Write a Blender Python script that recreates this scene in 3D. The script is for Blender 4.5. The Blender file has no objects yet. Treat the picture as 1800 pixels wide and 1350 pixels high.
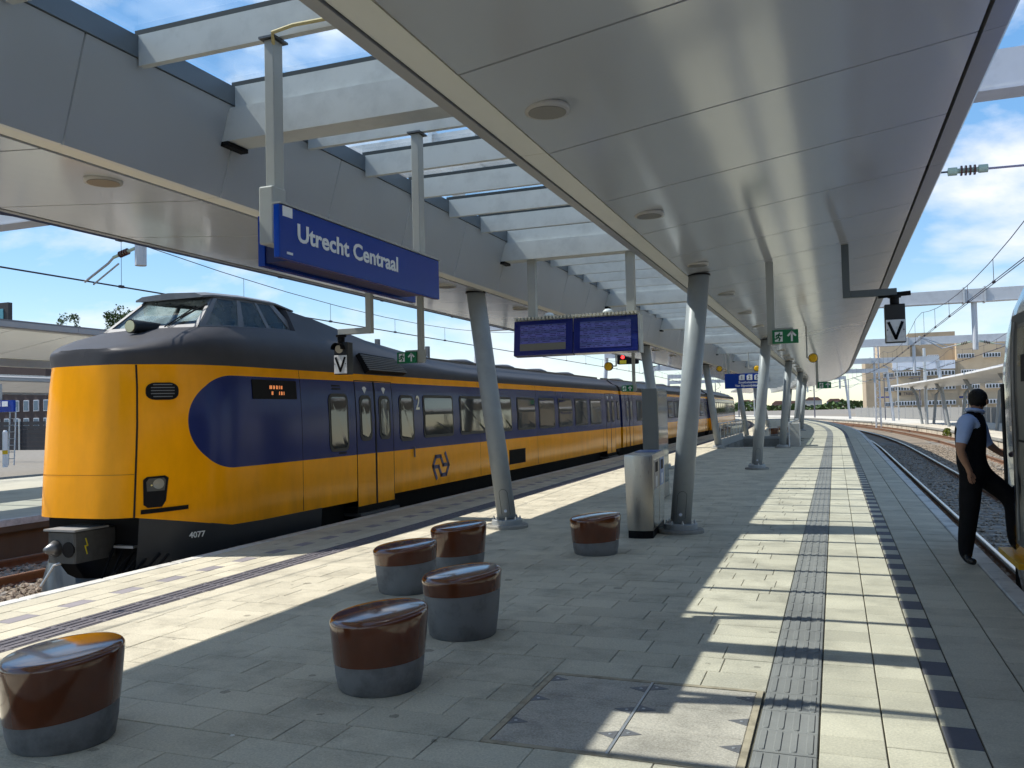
import bpy, bmesh, math, random
from mathutils import Matrix, Vector

random.seed(7)
rnd = random.random
sc = bpy.context.scene
col = sc.collection
R = math.radians

# ------------------------------------------------------------------ camera
CAM_H = 1.67
FOC = 1500.0                       # focal length in pixels of an 1800 px wide frame
def cam_matrix():
    def rc(x, y): return Vector(((x - 900) / FOC, -(y - 675) / FOC, -1.0))
    d = rc(1467, 712).normalized()                       # direction of the tracks
    p = rc(467, 712 + 1000 * math.tan(R(1.3)))           # horizon, rolled by 1.3 degrees
    up = d.cross(p).normalized()
    if up.y < 0: up = -up
    return Matrix((d.cross(up), d, up))
CM = cam_matrix()
cd = bpy.data.cameras.new("camera")
cam = bpy.data.objects.new("camera", cd); col.objects.link(cam)
cd.sensor_width = 36; cd.lens = 36 * FOC / 1800
cd.clip_start = 0.05; cd.clip_end = 3000
cam.matrix_world = Matrix.Translation((0, 0, CAM_H)) @ CM.to_4x4()
sc.camera = cam
def project(x, y, z):
    v = CM.transposed() @ Vector((x, y, z - CAM_H))
    if v.z > -0.05: return None
    return 900 + FOC * v.x / -v.z, 675 - FOC * v.y / -v.z

# ------------------------------------------------------------------ light
TO_SUN = Vector((-0.74, -0.13, 1.0)).normalized()
SUN_EL = math.asin(TO_SUN.z)
SUN_ROT = math.atan2(TO_SUN.x, TO_SUN.y)
sl = bpy.data.lights.new("sun", 'SUN'); sl.energy = 3.7; sl.angle = R(0.53); sl.color = (1.0, 0.95, 0.86)
so = bpy.data.objects.new("sun", sl); col.objects.link(so)
so.rotation_euler = TO_SUN.to_track_quat('Z', 'Y').to_euler()

w = bpy.data.worlds.new("World"); sc.world = w; w.use_nodes = True
nt = w.node_tree; nt.nodes.clear()
N = nt.nodes.new; L = nt.links.new
sky = N('ShaderNodeTexSky'); sky.sky_type = 'NISHITA'; sky.sun_disc = False
sky.sun_elevation = SUN_EL; sky.sun_rotation = SUN_ROT
sky.air_density = 1.0; sky.dust_density = 0.0; sky.ozone_density = 4.0
bg = N('ShaderNodeBackground'); bg.inputs[1].default_value = 0.15
gm = N('ShaderNodeGamma'); gm.inputs[1].default_value = 0.5; L(sky.outputs[0], gm.inputs[0])
hs_ = N('ShaderNodeHueSaturation'); hs_.inputs['Saturation'].default_value = 1.75; hs_.inputs['Value'].default_value = 1.68; hs_.inputs['Hue'].default_value = 0.505; L(gm.outputs[0], hs_.inputs['Color']); L(hs_.outputs[0], bg.inputs[0])
tc = N('ShaderNodeTexCoord')
mp = N('ShaderNodeMapping'); mp.inputs['Location'].default_value = (-4.2, -3.3, 5.2); mp.inputs['Scale'].default_value = (3.6, 3.6, 8.0)
L(tc.outputs['Generated'], mp.inputs[0])
n1 = N('ShaderNodeTexNoise'); n1.inputs['Scale'].default_value = 1.0; n1.inputs['Detail'].default_value = 9; n1.inputs['Roughness'].default_value = 0.55
n1.inputs['Distortion'].default_value = 0.2
L(mp.outputs[0], n1.inputs['Vector'])
cr = N('ShaderNodeValToRGB'); cr.color_ramp.elements[0].position = 0.50; cr.color_ramp.elements[1].position = 0.65
L(n1.outputs['Fac'], cr.inputs[0])
cbg = N('ShaderNodeBackground'); cbg.inputs[0].default_value = (0.93, 0.95, 1.0, 1); cbg.inputs[1].default_value = 0.68
mx = N('ShaderNodeMixShader'); L(cr.outputs[0], mx.inputs[0]); L(bg.outputs[0], mx.inputs[1]); L(cbg.outputs[0], mx.inputs[2])
ow = N('ShaderNodeOutputWorld'); L(mx.outputs[0], ow.inputs[0])

sc.view_settings.view_transform = 'Standard'; sc.view_settings.look = 'None'
sc.view_settings.exposure = 0.75; sc.view_settings.gamma = 1.0; sc.view_settings.use_curve_mapping = False
sc.render.engine = 'CYCLES'
cy = sc.cycles
cy.use_denoising = True; cy.use_adaptive_sampling = True; cy.adaptive_threshold = 0.02
try: cy.denoiser = 'OPENIMAGEDENOISE'
except Exception: pass
cy.max_bounces = 8; cy.diffuse_bounces = 4; cy.glossy_bounces = 4; cy.transparent_max_bounces = 16
cy.sample_clamp_indirect = 6.0; cy.caustics_reflective = False; cy.caustics_refractive = False

# ------------------------------------------------------------------ materials
MATS = {}
def mat(name, rgb, rough=0.5, metal=0.0, var=0.0, nscale=6.0, bump=0.0, bscale=40.0, spec=0.3, coat=0.0,
        stain=0.0, sscale=0.8, island=0.0, emit=0.0, speck=0.0, rvar=0.0, stretch=None, coatr=0.05, gum=0.0):
    """Principled material with procedural colour variation, stains, speckle and fine relief."""
    if name in MATS: return MATS[name]
    m = bpy.data.materials.new(name); m.use_nodes = True
    t = m.node_tree; b = t.nodes['Principled BSDF']; nn = t.nodes.new; ll = t.links.new
    b.inputs['Roughness'].default_value = rough; b.inputs['Metallic'].default_value = metal
    b.inputs['Specular IOR Level'].default_value = spec
    if coat: b.inputs['Coat Weight'].default_value = coat; b.inputs['Coat Roughness'].default_value = coatr
    geo = nn('ShaderNodeNewGeometry')
    vec = geo.outputs['Position']
    if stretch:
        mpn = nn('ShaderNodeMapping'); mpn.inputs['Scale'].default_value = stretch
        ll(vec, mpn.inputs[0]); vec = mpn.outputs[0]
    cur = nn('ShaderNodeRGB'); cur.outputs[0].default_value = (*rgb, 1); cur = cur.outputs[0]
    def scale_by(sock, lo, hi):
        nonlocal cur
        mr = nn('ShaderNodeMapRange'); mr.inputs[3].default_value = lo; mr.inputs[4].default_value = hi
        ll(sock, mr.inputs[0])
        mm = nn('ShaderNodeVectorMath'); mm.operation = 'SCALE'
        ll(cur, mm.inputs[0]); ll(mr.outputs[0], mm.inputs['Scale']); cur = mm.outputs[0]
    def noise(s, det=5, ro=0.6):
        n = nn('ShaderNodeTexNoise'); n.inputs['Scale'].default_value = s; n.inputs['Detail'].default_value = det
        n.inputs['Roughness'].default_value = ro; ll(vec, n.inputs['Vector']); return n.outputs['Fac']
    if var: scale_by(noise(nscale), 1 - var, 1 + var)
    if speck: scale_by(noise(75, 3, 0.75), 1 - speck, 1 + speck)
    if stain:
        r = nn('ShaderNodeValToRGB'); r.color_ramp.elements[0].position = 0.36; r.color_ramp.elements[1].position = 0.52
        ll(noise(sscale, 8, 0.68), r.inputs[0]); scale_by(r.outputs[0], 1 - stain, 1.0)
    if gum:
        vo = nn('ShaderNodeTexVoronoi'); vo.inputs['Scale'].default_value = 2.6; vo.inputs['Randomness'].default_value = 1.0; ll(vec, vo.inputs['Vector'])
        sc_ = nn('ShaderNodeSeparateColor'); ll(vo.outputs['Color'], sc_.inputs[0])
        th_ = nn('ShaderNodeMapRange'); th_.inputs[1].default_value = 0.3; th_.inputs[2].default_value = 1.0; th_.inputs[3].default_value = 0.0; th_.inputs[4].default_value = 0.13; ll(sc_.outputs[0], th_.inputs[0])
        nzz = nn('ShaderNodeMath'); nzz.operation = 'MULTIPLY_ADD'; ll(noise(34, 3), nzz.inputs[0]); nzz.inputs[1].default_value = 0.09; nzz.inputs[2].default_value = -0.045
        ds = nn('ShaderNodeMath'); ds.operation = 'ADD'; ll(vo.outputs['Distance'], ds.inputs[0]); ll(nzz.outputs[0], ds.inputs[1])
        sp2 = nn('ShaderNodeMath'); sp2.operation = 'LESS_THAN'; ll(ds.outputs[0], sp2.inputs[0]); ll(th_.outputs[0], sp2.inputs[1])
        scale_by(sp2.outputs[0], 1.0, 1 - gum)
    if island:
        oi = nn('ShaderNodeObjectInfo'); ad = nn('ShaderNodeMath'); ad.operation = 'ADD'
        ll(oi.outputs['Random'], ad.inputs[0]); ll(geo.outputs['Random Per Island'], ad.inputs[1])
        fr = nn('ShaderNodeMath'); fr.operation = 'FRACT'; ll(ad.outputs[0], fr.inputs[0])
        scale_by(fr.outputs[0], 1 - island, 1 + island)
    ll(cur, b.inputs['Base Color'])
    if rvar:
        mr = nn('ShaderNodeMapRange'); mr.inputs[3].default_value = max(0.02, rough - rvar); mr.inputs[4].default_value = rough + rvar
        ll(noise(nscale * 0.7 + 0.5), mr.inputs[0]); ll(mr.outputs[0], b.inputs['Roughness'])
    if bump:
        bp = nn('ShaderNodeBump'); bp.inputs['Strength'].default_value = bump; bp.inputs['Distance'].default_value = 0.01
        ll(noise(bscale, 4), bp.inputs['Height']); ll(bp.outputs[0], b.inputs['Normal'])
    if emit:
        ll(cur, b.inputs['Emission Color']); b.inputs['Emission Strength'].default_value = emit
    MATS[name] = m; return m

PAVER = mat('paver_concrete', (0.53, 0.49, 0.385), 0.85, var=0.15, nscale=1.6, bump=0.25, bscale=120, stain=0.25, sscale=1.9, island=0.08, speck=0.5, spec=0.3, gum=0.42)
EDGE = mat('edge_slab_concrete', (0.54, 0.50, 0.39), 0.85, var=0.13, nscale=1.3, bump=0.25, bscale=110, stain=0.20, sscale=1.4, island=0.09, speck=0.42, spec=0.3, gum=0.3)
DARKL = mat('soft_dark_slab', (0.27, 0.25, 0.265), 0.8, var=0.12, island=0.06, speck=0.2, spec=0.3)
DARKP = mat('dark_slab_concrete', (0.125, 0.125, 0.145), 0.8, var=0.12, island=0.06, speck=0.2, bump=0.2, bscale=110, spec=0.3)
TACT = mat('tactile_tile_concrete', (0.235, 0.235, 0.225), 0.8, var=0.1, island=0.05, speck=0.15, stain=0.15, spec=0.3)
TACT2 = mat('dark_tactile_concrete', (0.15, 0.14, 0.155), 0.8, var=0.1, island=0.05, speck=0.15, spec=0.3)
JOINT = mat('joint_sand', (0.12, 0.11, 0.085), 0.95, var=0.3, nscale=9)
KERB = mat('white_kerb', (0.60, 0.59, 0.55), 0.8, var=0.12, nscale=3, stain=0.35, sscale=2.5, bump=0.3, bscale=60)
CONC = mat('concrete', (0.30, 0.295, 0.27), 0.85, var=0.15, nscale=2, stain=0.3, sscale=1.2, bump=0.2, bscale=50)
COVER = mat('cover_concrete', (0.46, 0.42, 0.355), 0.75, var=0.25, nscale=5, stain=0.25, sscale=3, bump=0.3, bscale=90, speck=0.75)
COVERF = mat('cover_frame_mortar', (0.42, 0.36, 0.26), 0.85, var=0.2, nscale=12, stain=0.3, sscale=6)
STEELD = mat('dark_steel', (0.10, 0.11, 0.12), 0.45, metal=0.6, var=0.15)
BALLB = mat('ballast_bed', (0.23, 0.19, 0.145), 0.95, var=0.45, nscale=14, bump=1.0, bscale=22, stain=0.25, sscale=0.7)
STONE = mat('ballast_stone', (0.29, 0.24, 0.185), 0.9, var=0.3, nscale=9, island=0.38, stain=0.2, sscale=0.6)
SLEEP = mat('concrete_sleeper', (0.26, 0.24, 0.21), 0.9, var=0.2, nscale=4, stain=0.3, sscale=2)
RAILS = mat('rail_steel', (0.55, 0.54, 0.53), 0.25, metal=1.0)
RUST = mat('rusty_rail', (0.16, 0.085, 0.05), 0.85, var=0.3, nscale=8)
GROUND = mat('gravel_ground', (0.22, 0.20, 0.17), 0.95, var=0.35, nscale=3, bump=0.5, bscale=12)

def soffit_mat():
    m = mat('soffit_panel', (0.60, 0.61, 0.625), 0.15, metal=0.22, var=0.03, nscale=0.7, spec=0.6)
    t = m.node_tree; b = t.nodes['Principled BSDF']
    g = t.nodes.new('ShaderNodeNewGeometry'); mpn = t.nodes.new('ShaderNodeMapping'); mpn.inputs['Scale'].default_value = (1.3, 0.9, 1)
    t.links.new(g.outputs['Position'], mpn.inputs[0])
    n = t.nodes.new('ShaderNodeTexNoise'); n.inputs['Scale'].default_value = 1.2; n.inputs['Detail'].default_value = 2
    t.links.new(mpn.outputs[0], n.inputs['Vector'])
    bp = t.nodes.new('ShaderNodeBump'); bp.inputs['Strength'].default_value = 0.35; bp.inputs['Distance'].default_value = 0.012
    t.links.new(n.outputs['Fac'], bp.inputs['Height']); t.links.new(bp.outputs[0], b.inputs['Normal'])
    return m
SOFF = soffit_mat()
FASC = mat('fascia_panel', (0.76, 0.765, 0.76), 0.36, metal=0.08, var=0.05, nscale=1.2)
TRIM = mat('canopy_trim', (0.34, 0.34, 0.34), 0.35, metal=0.3, var=0.05)
RAILG = mat('skylight_rail', (0.15, 0.17, 0.185), 0.4, metal=0.3, var=0.08)
RAFT = mat('rafter_paint', (0.52, 0.535, 0.52), 0.45, var=0.08, nscale=3, stain=0.12, sscale=3)
GASK = mat('glazing_gasket', (0.035, 0.045, 0.05), 0.5)
OPAL = mat('opal_diffuser', (0.80, 0.79, 0.72), 0.4, var=0.03)
BLACK = mat('black_rubber', (0.008, 0.008, 0.009), 0.6, spec=0.12)
ROOFT = mat('roof_membrane', (0.22, 0.22, 0.22), 0.8, var=0.1)
COLP = mat('column_paint', (0.31, 0.335, 0.35), 0.38, var=0.07, nscale=2.5, stain=0.1, sscale=3, bump=0.03, bscale=30)
HANG = mat('hanger_paint', (0.36, 0.37, 0.35), 0.4, var=0.08, nscale=5)
GALV = mat('galvanised_steel', (0.55, 0.56, 0.57), 0.4, metal=0.7, var=0.1)
WHITEM = mat('white_gantry_paint', (0.52, 0.54, 0.57), 0.45, var=0.06, stain=0.12, sscale=1.5)
WIRE = mat('copper_wire', (0.05, 0.045, 0.06), 0.6)

def glass_mat(name, tint, rough=0.0, dirt=0.05):
    m = bpy.data.materials.new(name); m.use_nodes = True; t = m.node_tree; t.nodes.clear()
    nn = t.nodes.new; ll = t.links.new
    tr = nn('ShaderNodeBsdfTransparent'); tr.inputs[0].default_value = (*tint, 1)
    gl = nn('ShaderNodeBsdfGlossy'); gl.inputs['Roughness'].default_value = rough
    df = nn('ShaderNodeBsdfTranslucent'); df.inputs[0].default_value = (0.75, 0.78, 0.8, 1)
    fr = nn('ShaderNodeFresnel'); fr.inputs[0].default_value = 1.5
    geo = nn('ShaderNodeNewGeometry'); nz = nn('ShaderNodeTexNoise'); nz.inputs['Scale'].default_value = 2.2; nz.inputs['Detail'].default_value = 7
    ll(geo.outputs['Position'], nz.inputs['Vector'])
    mr = nn('ShaderNodeMapRange'); mr.inputs[1].default_value = 0.4; mr.inputs[2].default_value = 0.8; mr.inputs[3].default_value = dirt * 0.4; mr.inputs[4].default_value = dirt * 3
    ll(nz.outputs['Fac'], mr.inputs[0])
    inv_ = nn('ShaderNodeMath'); inv_.operation = 'SUBTRACT'; inv_.inputs[0].default_value = 1.0; ll(geo.outputs['Backfacing'], inv_.inputs[1])
    ff = nn('ShaderNodeMath'); ff.operation = 'MULTIPLY'; ll(fr.outputs[0], ff.inputs[0]); ll(inv_.outputs[0], ff.inputs[1])
    m1 = nn('ShaderNodeMixShader'); ll(ff.outputs[0], m1.inputs[0]); ll(tr.outputs[0], m1.inputs[1]); ll(gl.outputs[0], m1.inputs[2])
    m2 = nn('ShaderNodeMixShader'); ll(mr.outputs[0], m2.inputs[0]); ll(m1.outputs[0], m2.inputs[1]); ll(df.outputs[0], m2.inputs[2])
    o = nn('ShaderNodeOutputMaterial'); ll(m2.outputs[0], o.inputs[0]); MATS[name] = m; return m
SKYGL = glass_mat('skylight_glass', (0.92, 0.96, 0.97), 0.0, 0.055)
CABGL = glass_mat('cab_glass', (0.78, 0.82, 0.80), 0.02, 0.22)
RAILGL = glass_mat('railing_glass', (0.80, 0.86, 0.85), 0.02, 0.10)

# ------------------------------------------------------------------ geometry helpers
class MB:
    """Collects simple shapes into one mesh."""
    def __init__(s): s.v = []; s.f = []; s.mi = []; s.m = 0
    def add(s, vs, fs):
        o = len(s.v); s.v += [tuple(p) for p in vs]; s.f += [tuple(i + o for i in f) for f in fs]; s.mi += [s.m] * len(fs); return s
    def box(s, x0, x1, y0, y1, z0, z1):
        return s.add([(x0,y0,z0),(x1,y0,z0),(x1,y1,z0),(x0,y1,z0),(x0,y0,z1),(x1,y0,z1),(x1,y1,z1),(x0,y1,z1)],
              [(0,3,2,1),(4,5,6,7),(0,1,5,4),(1,2,6,5),(2,3,7,6),(3,0,4,7)])
    def cbox(s, x0, x1, y0, y1, z0, z1, c=0.01):
        """box with chamfered vertical and top edges"""
        def ring(d, z): 
            a, b_, e, g = x0 + d, x1 - d, y0 + d, y1 - d
            return [(a+c,e,z),(b_-c,e,z),(b_,e+c,z),(b_,g-c,z),(b_-c,g,z),(a+c,g,z),(a,g-c,z),(a,e+c,z)]
        vs = ring(0, z0) + ring(0, z1 - c) + ring(c, z1)
        fs = [tuple(range(7, -1, -1)), tuple(range(16, 24))]
        for k in (0, 8):
            for i in range(8): fs.append((k+i, k+(i+1) % 8, k+8+(i+1) % 8, k+8+i))
        return s.add(vs, fs)
    def prism(s, pts, y0, y1):
        """polygon in (x, z) extruded along y"""
        n = len(pts)
        vs = [(x, y0, z) for x, z in pts] + [(x, y1, z) for x, z in pts]
        fs = [tuple(range(n)), tuple(range(2*n - 1, n - 1, -1))] + [(i, i + n, (i+1) % n + n, (i+1) % n) for i in range(n)]
        return s.add(vs, fs)
    def prism_x(s, pts, x0, x1):
        """polygon in (y, z) extruded along x"""
        n = len(pts)
        vs = [(x0, y, z) for y, z in pts] + [(x1, y, z) for y, z in pts]
        fs = [tuple(range(n - 1, -1, -1)), tuple(range(n, 2*n))] + [(i, (i+1) % n, (i+1) % n + n, i + n) for i in range(n)]
        return s.add(vs, fs)
    def prism_z(s, pts, z0, z1):
        n = len(pts)
        vs = [(x, y, z0) for x, y in pts] + [(x, y, z1) for x, y in pts]
        fs = [tuple(range(n - 1, -1, -1)), tuple(range(n, 2*n))] + [(i, (i+1) % n, (i+1) % n + n, i + n) for i in range(n)]
        return s.add(vs, fs)
    def tube(s, path, r, n=8, caps=True, r2=None):
        path = [Vector(p) for p in path]; rings = []
        for i, p in enumerate(path):
            d = (path[min(i+1, len(path)-1)] - path[max(i-1, 0)]).normalized()
            a = Vector((0,0,1)) if abs(d.z) < 0.9 else Vector((1,0,0))
            u = d.cross(a).normalized(); q = d.cross(u)
            rr = r if r2 is None else r + (r2 - r) * i / max(1, len(path)-1)
            rings.append([p + (u*math.cos(2*math.pi*k/n) + q*math.sin(2*math.pi*k/n))*rr for k in range(n)])
        vs = [v for g in rings for v in g]; fs = []
        for i in range(len(path)-1):
            for k in range(n): fs.append((i*n+k, i*n+(k+1) % n, (i+1)*n+(k+1) % n, (i+1)*n+k))
        if caps: fs += [tuple(range(n-1, -1, -1)), tuple(range((len(path)-1)*n, len(path)*n))]
        return s.add(vs, fs)
    def lathe(s, prof, n=24, cx=0, cy=0, sx=1.0, sy=1.0):
        vs = []; fs = []
        for r, z in prof:
            vs += [(cx + sx*r*math.cos(2*math.pi*k/n), cy + sy*r*math.sin(2*math.pi*k/n), z) for k in range(n)]
        for i in range(len(prof)-1):
            for k in range(n): fs.append((i*n+k, i*n+(k+1) % n, (i+1)*n+(k+1) % n, (i+1)*n+k))
        fs += [tuple(range(n-1, -1, -1)), tuple(range((len(prof)-1)*n, len(prof)*n))]
        return s.add(vs, fs)
    def strip(s, pts, wd, depth, n=Vector((0,0,1))):
        """thick poly-line in the local x,z plane, thickness along y"""
        for (a, b_) in zip(pts[:-1], pts[1:]):
            a = Vector((a[0], 0, a[1])); b_ = Vector((b_[0], 0, b_[1])); d = (b_-a).normalized(); q = Vector((-d.z, 0, d.x))*wd/2
            e = d*wd*0.35; p = [a-e+q, b_+e+q, b_+e-q, a-e-q]
            s.add([(v.x, 0, v.z) for v in p] + [(v.x, -depth, v.z) for v in p], [(0,1,2,3),(7,6,5,4),(0,4,5,1),(1,5,6,2),(2,6,7,3),(3,7,4,0)])
        return s
    def mesh(s, name, mats, smooth=False):
        me = bpy.data.meshes.new(name); me.from_pydata(s.v, [], s.f)
        for m in (mats if isinstance(mats, (list, tuple)) else [mats]): me.materials.append(m)
        if len(me.materials) > 1: me.polygons.foreach_set('material_index', s.mi)
        if smooth: me.polygons.foreach_set('use_smooth', [True]*len(me.polygons))
        me.update(); return me
    def build(s, name, mats, parent=None, loc=(0,0,0), rz=0.0, smooth=False, sharp=None):
        me = s.mesh(name, mats, smooth or sharp is not None)
        bm = bmesh.new(); bm.from_mesh(me); bmesh.ops.recalc_face_normals(bm, faces=bm.faces)
        if sharp is not None:
            for e in bm.edges:
                if len(e.link_faces) == 2 and e.calc_face_angle(0) > R(sharp): e.smooth = False
        bm.to_mesh(me); bm.free()
        return link(name, me, parent, loc, rz)
def link(name, me, parent=None, loc=(0,0,0), rz=0.0):
    o = bpy.data.objects.new(name, me); col.objects.link(o)
    o.location = loc; o.rotation_euler = (0, 0, rz)
    if parent: o.parent = parent
    return o
def tag(o, label, cat, group=None):
    o['label'] = label; o['category'] = cat
    if group: o['group'] = group
    return o
def thing(name, label, cat, loc=(0,0,0), rz=0.0, group=None):
    return tag(link(name, None, None, loc, rz), label, cat, group)
def struct(o, label=None):
    o['kind'] = 'structure'
    if label: o['label'] = label
    return o
def copy_tree(o, parent=None):
    c = o.copy(); col.objects.link(c); c.parent = parent
    for ch in list(o.children): copy_tree(ch, c)
    return c
def bevel(o, wdt=0.01, seg=2):
    m = o.modifiers.new('bevel', 'BEVEL'); m.width = wdt; m.segments = seg; m.limit_method = 'ANGLE'; m.angle_limit = R(40); return o
def place(o, origin, xdir, updir):
    """local x -> xdir, local z -> updir, local -y faces the reader"""
    x = Vector(xdir).normalized(); z = Vector(updir).normalized(); y = z.cross(x)
    o.matrix_local = Matrix.Translation(Vector(origin)) @ Matrix((x, y, z)).transposed().to_4x4(); return o
def text(name, s, size, m, parent, origin, xdir, updir, sx=1.0, bold=0.0, depth=0.002, align='LEFT', center=False):
    c = bpy.data.curves.new(name, 'FONT'); c.body = s; c.size = size; c.extrude = depth; c.offset = bold; c.align_x = align; c.resolution_u = 3
    t = bpy.data.objects.new(name + '_curve', c); col.objects.link(t)
    dg = bpy.context.evaluated_depsgraph_get(); me = bpy.data.meshes.new_from_object(t.evaluated_get(dg))
    bpy.data.objects.remove(t); bpy.data.curves.remove(c)
    # text lies in x,y : turn it to x,z
    for v in me.vertices: v.co = Vector((v.co.x * sx, -v.co.z, v.co.y))
    me.materials.clear(); me.materials.append(m); me.name = name
    o = link(name, me, parent); return place(o, origin, xdir, updir)

# the line of the platform: straight, then turning left
S0, RC = 50.0, 400.0
def frame(s, lat=0.0):
    if s <= S0: return Vector((lat, s, 0)), 0.0
    th = (s - S0) / RC
    return Vector((-RC + (RC + lat)*math.cos(th), S0 + (RC + lat)*math.sin(th), 0)), th
def ribbon(mb, lat_z, s0, s1, step=3.0, close=False):
    """extrudes a cross-section (list of (lat, z)) along the line of the platform"""
    n = max(1, int(round((s1 - s0)/step))); rows = []
    for i in range(n+1):
        s = s0 + (s1 - s0)*i/n
        rows.append([frame(s, a)[0] + Vector((0, 0, z)) for a, z in lat_z])
    k = len(lat_z); vs = [p for r in rows for p in r]; fs = []
    for i in range(n):
        for j in range(k if close else k-1):
            fs.append((i*k+j, i*k+(j+1) % k, (i+1)*k+(j+1) % k, (i+1)*k+j))
    if close: fs += [tuple(range(k)), tuple(range((n+1)*k-1, n*k-1, -1))]
    return mb.add(vs, fs)

# ================================================================== GROUND, TRACKS, PLATFORMS
g = MB(); g.add([(-900,-300,-1.05),(900,-300,-1.05),(900,1500,-1.05),(-900,1500,-1.05)], [(0,1,2,3)])
struct(g.build('ground', GROUND), 'gravelly railway ground spreading to the horizon')

BED_Z = -0.93
b = MB(); ribbon(b, [(1.45,-0.97),(1.9,BED_Z),(5.4,BED_Z),(5.9,-0.96),(9.0,BED_Z)], -12, 260, 4)
struct(b.build('track_bed', BALLB), 'stone ballast bed of the curving tracks on the right')
b = MB(); ribbon(b, [(-7.3,-0.95),(-7.5,BED_Z),(-15.0,BED_Z)], -6, 180, 4)
struct(b.build('track_bed', BALLB), 'stone ballast bed beneath the yellow train')
# loose stones that can be told from each other close by
st = MB()
def stone(x, y, z, r):
    a = rnd()*6.28; q = [r*(0.6+0.6*rnd()) for _ in range(6)]
    c, s_ = math.cos(a), math.sin(a)
    vs = [(x+q[0]*c, y+q[0]*s_, z), (x-q[1]*s_, y+q[1]*c, z+r*0.15), (x-q[2]*c, y-q[2]*s_, z), (x+q[3]*s_, y-q[3]*c, z+r*0.1), (x, y, z+q[4]*0.75), (x, y, z-q[5]*0.6)]
    st.add(vs, [(0,1,4),(1,2,4),(2,3,4),(3,0,4),(1,0,5),(2,1,5),(3,2,5),(0,3,5)])
for _ in range(15000):
    s = 8 + 50*rnd()**1.5; lat = 1.45 + 7.2*rnd(); p, th = frame(s, lat); stone(p.x, p.y, BED_Z + 0.015 + 0.02*rnd(), 0.03 + 0.03*rnd())
for _ in range(4500):
    lat = -7.35 - 7.3*rnd(); s = 4.5 + 7*rnd(); stone(lat, s, BED_Z + 0.015 + 0.02*rnd(), 0.03 + 0.03*rnd())
o = st.build('ballast_stones', STONE); o['kind'] = 'stuff'; o['label'] = 'loose grey and brown ballast stones between the rails'

def track(center, s0, s1, label, headmat, foot=RUST, n_sleep=0, sl0=0.0):
    t = thing('railway_track', label, 'track', frame(max(s0, 0), center)[0], 0, 'railway tracks beside the platforms')
    inv = -Vector(t.location)
    for side in (-0.755, 0.755):
        m = MB(); c = center + side
        ribbon(m, [(c-0.065,-0.92),(c+0.065,-0.92),(c+0.065,-0.905),(c+0.012,-0.885),(c+0.012,-0.80),(c-0.012,-0.80),(c-0.012,-0.885),(c-0.065,-0.905)], s0, s1, 4, True)
        m.m = 1
        ribbon(m, [(c-0.036,-0.80),(c+0.036,-0.80),(c+0.036,-0.76),(c+0.026,-0.75),(c-0.026,-0.75),(c-0.036,-0.76)], s0, s1, 4, True)
        m.build('rail', [foot, headmat], t, inv)
    me = MB().cbox(-1.3, 1.3, -0.13, 0.13, -1.0, -0.905, 0.03).mesh('sleeper', SLEEP)
    for i in range(n_sleep):
        p, th = frame(sl0 + i*0.6, center); link('sleeper', me, t, p + inv, th)
    return t
track(3.12, -12, 250, 'polished rails close beside the platform edge on the right', RAILS, RUST, 90, 8.0)
track(7.12, -12, 250, 'rusty rails below the opposite platform on the right', RUST, RUST, 70, 22.0)
track(-8.95, -6, 180, 'rails carrying the yellow train on the left', RAILS, RUST, 14, 3.5)
track(-13.15, -6, 180, 'rails beyond the yellow train nose on the far left', RUST, RUST, 20, 3.5)

# ---- the platform
HX0, HX1, HS0, HS1 = -4.55, -1.85, 36.7, 46.5        # stair opening
plat = MB()
BZ = -0.012
for a, e, s0, s1 in [(-7.2,HX0,-6,150),(HX1,1.33,-6,150),(HX0,HX1,-6,HS0),(HX0,HX1,HS1,150)]:
    ribbon(plat, [(a,BZ),(e,BZ)], s0, s1, 3)
plat.m = 1
ribbon(plat, [(1.33,BZ-0.002),(1.40,-0.14),(1.40,-1.1)], -6, 150, 3)
ribbon(plat, [(-7.2,BZ-0.002),(-7.27,-0.14),(-7.27,-1.1)], -6, 150, 3)
for a in (HX0, HX1): plat.add([(a,HS0,BZ),(a,HS1,BZ),(a,HS1,-3.5),(a,HS0,-3.5)], [(0,1,2,3)])
for y in (HS0, HS1): plat.add([(HX0,y,BZ),(HX1,y,BZ),(HX1,y,-3.5),(HX0,y,-3.5)], [(0,1,2,3)])
platform = struct(plat.build('platform', [JOINT, CONC]), 'long island platform paved with pale concrete slabs')

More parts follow.
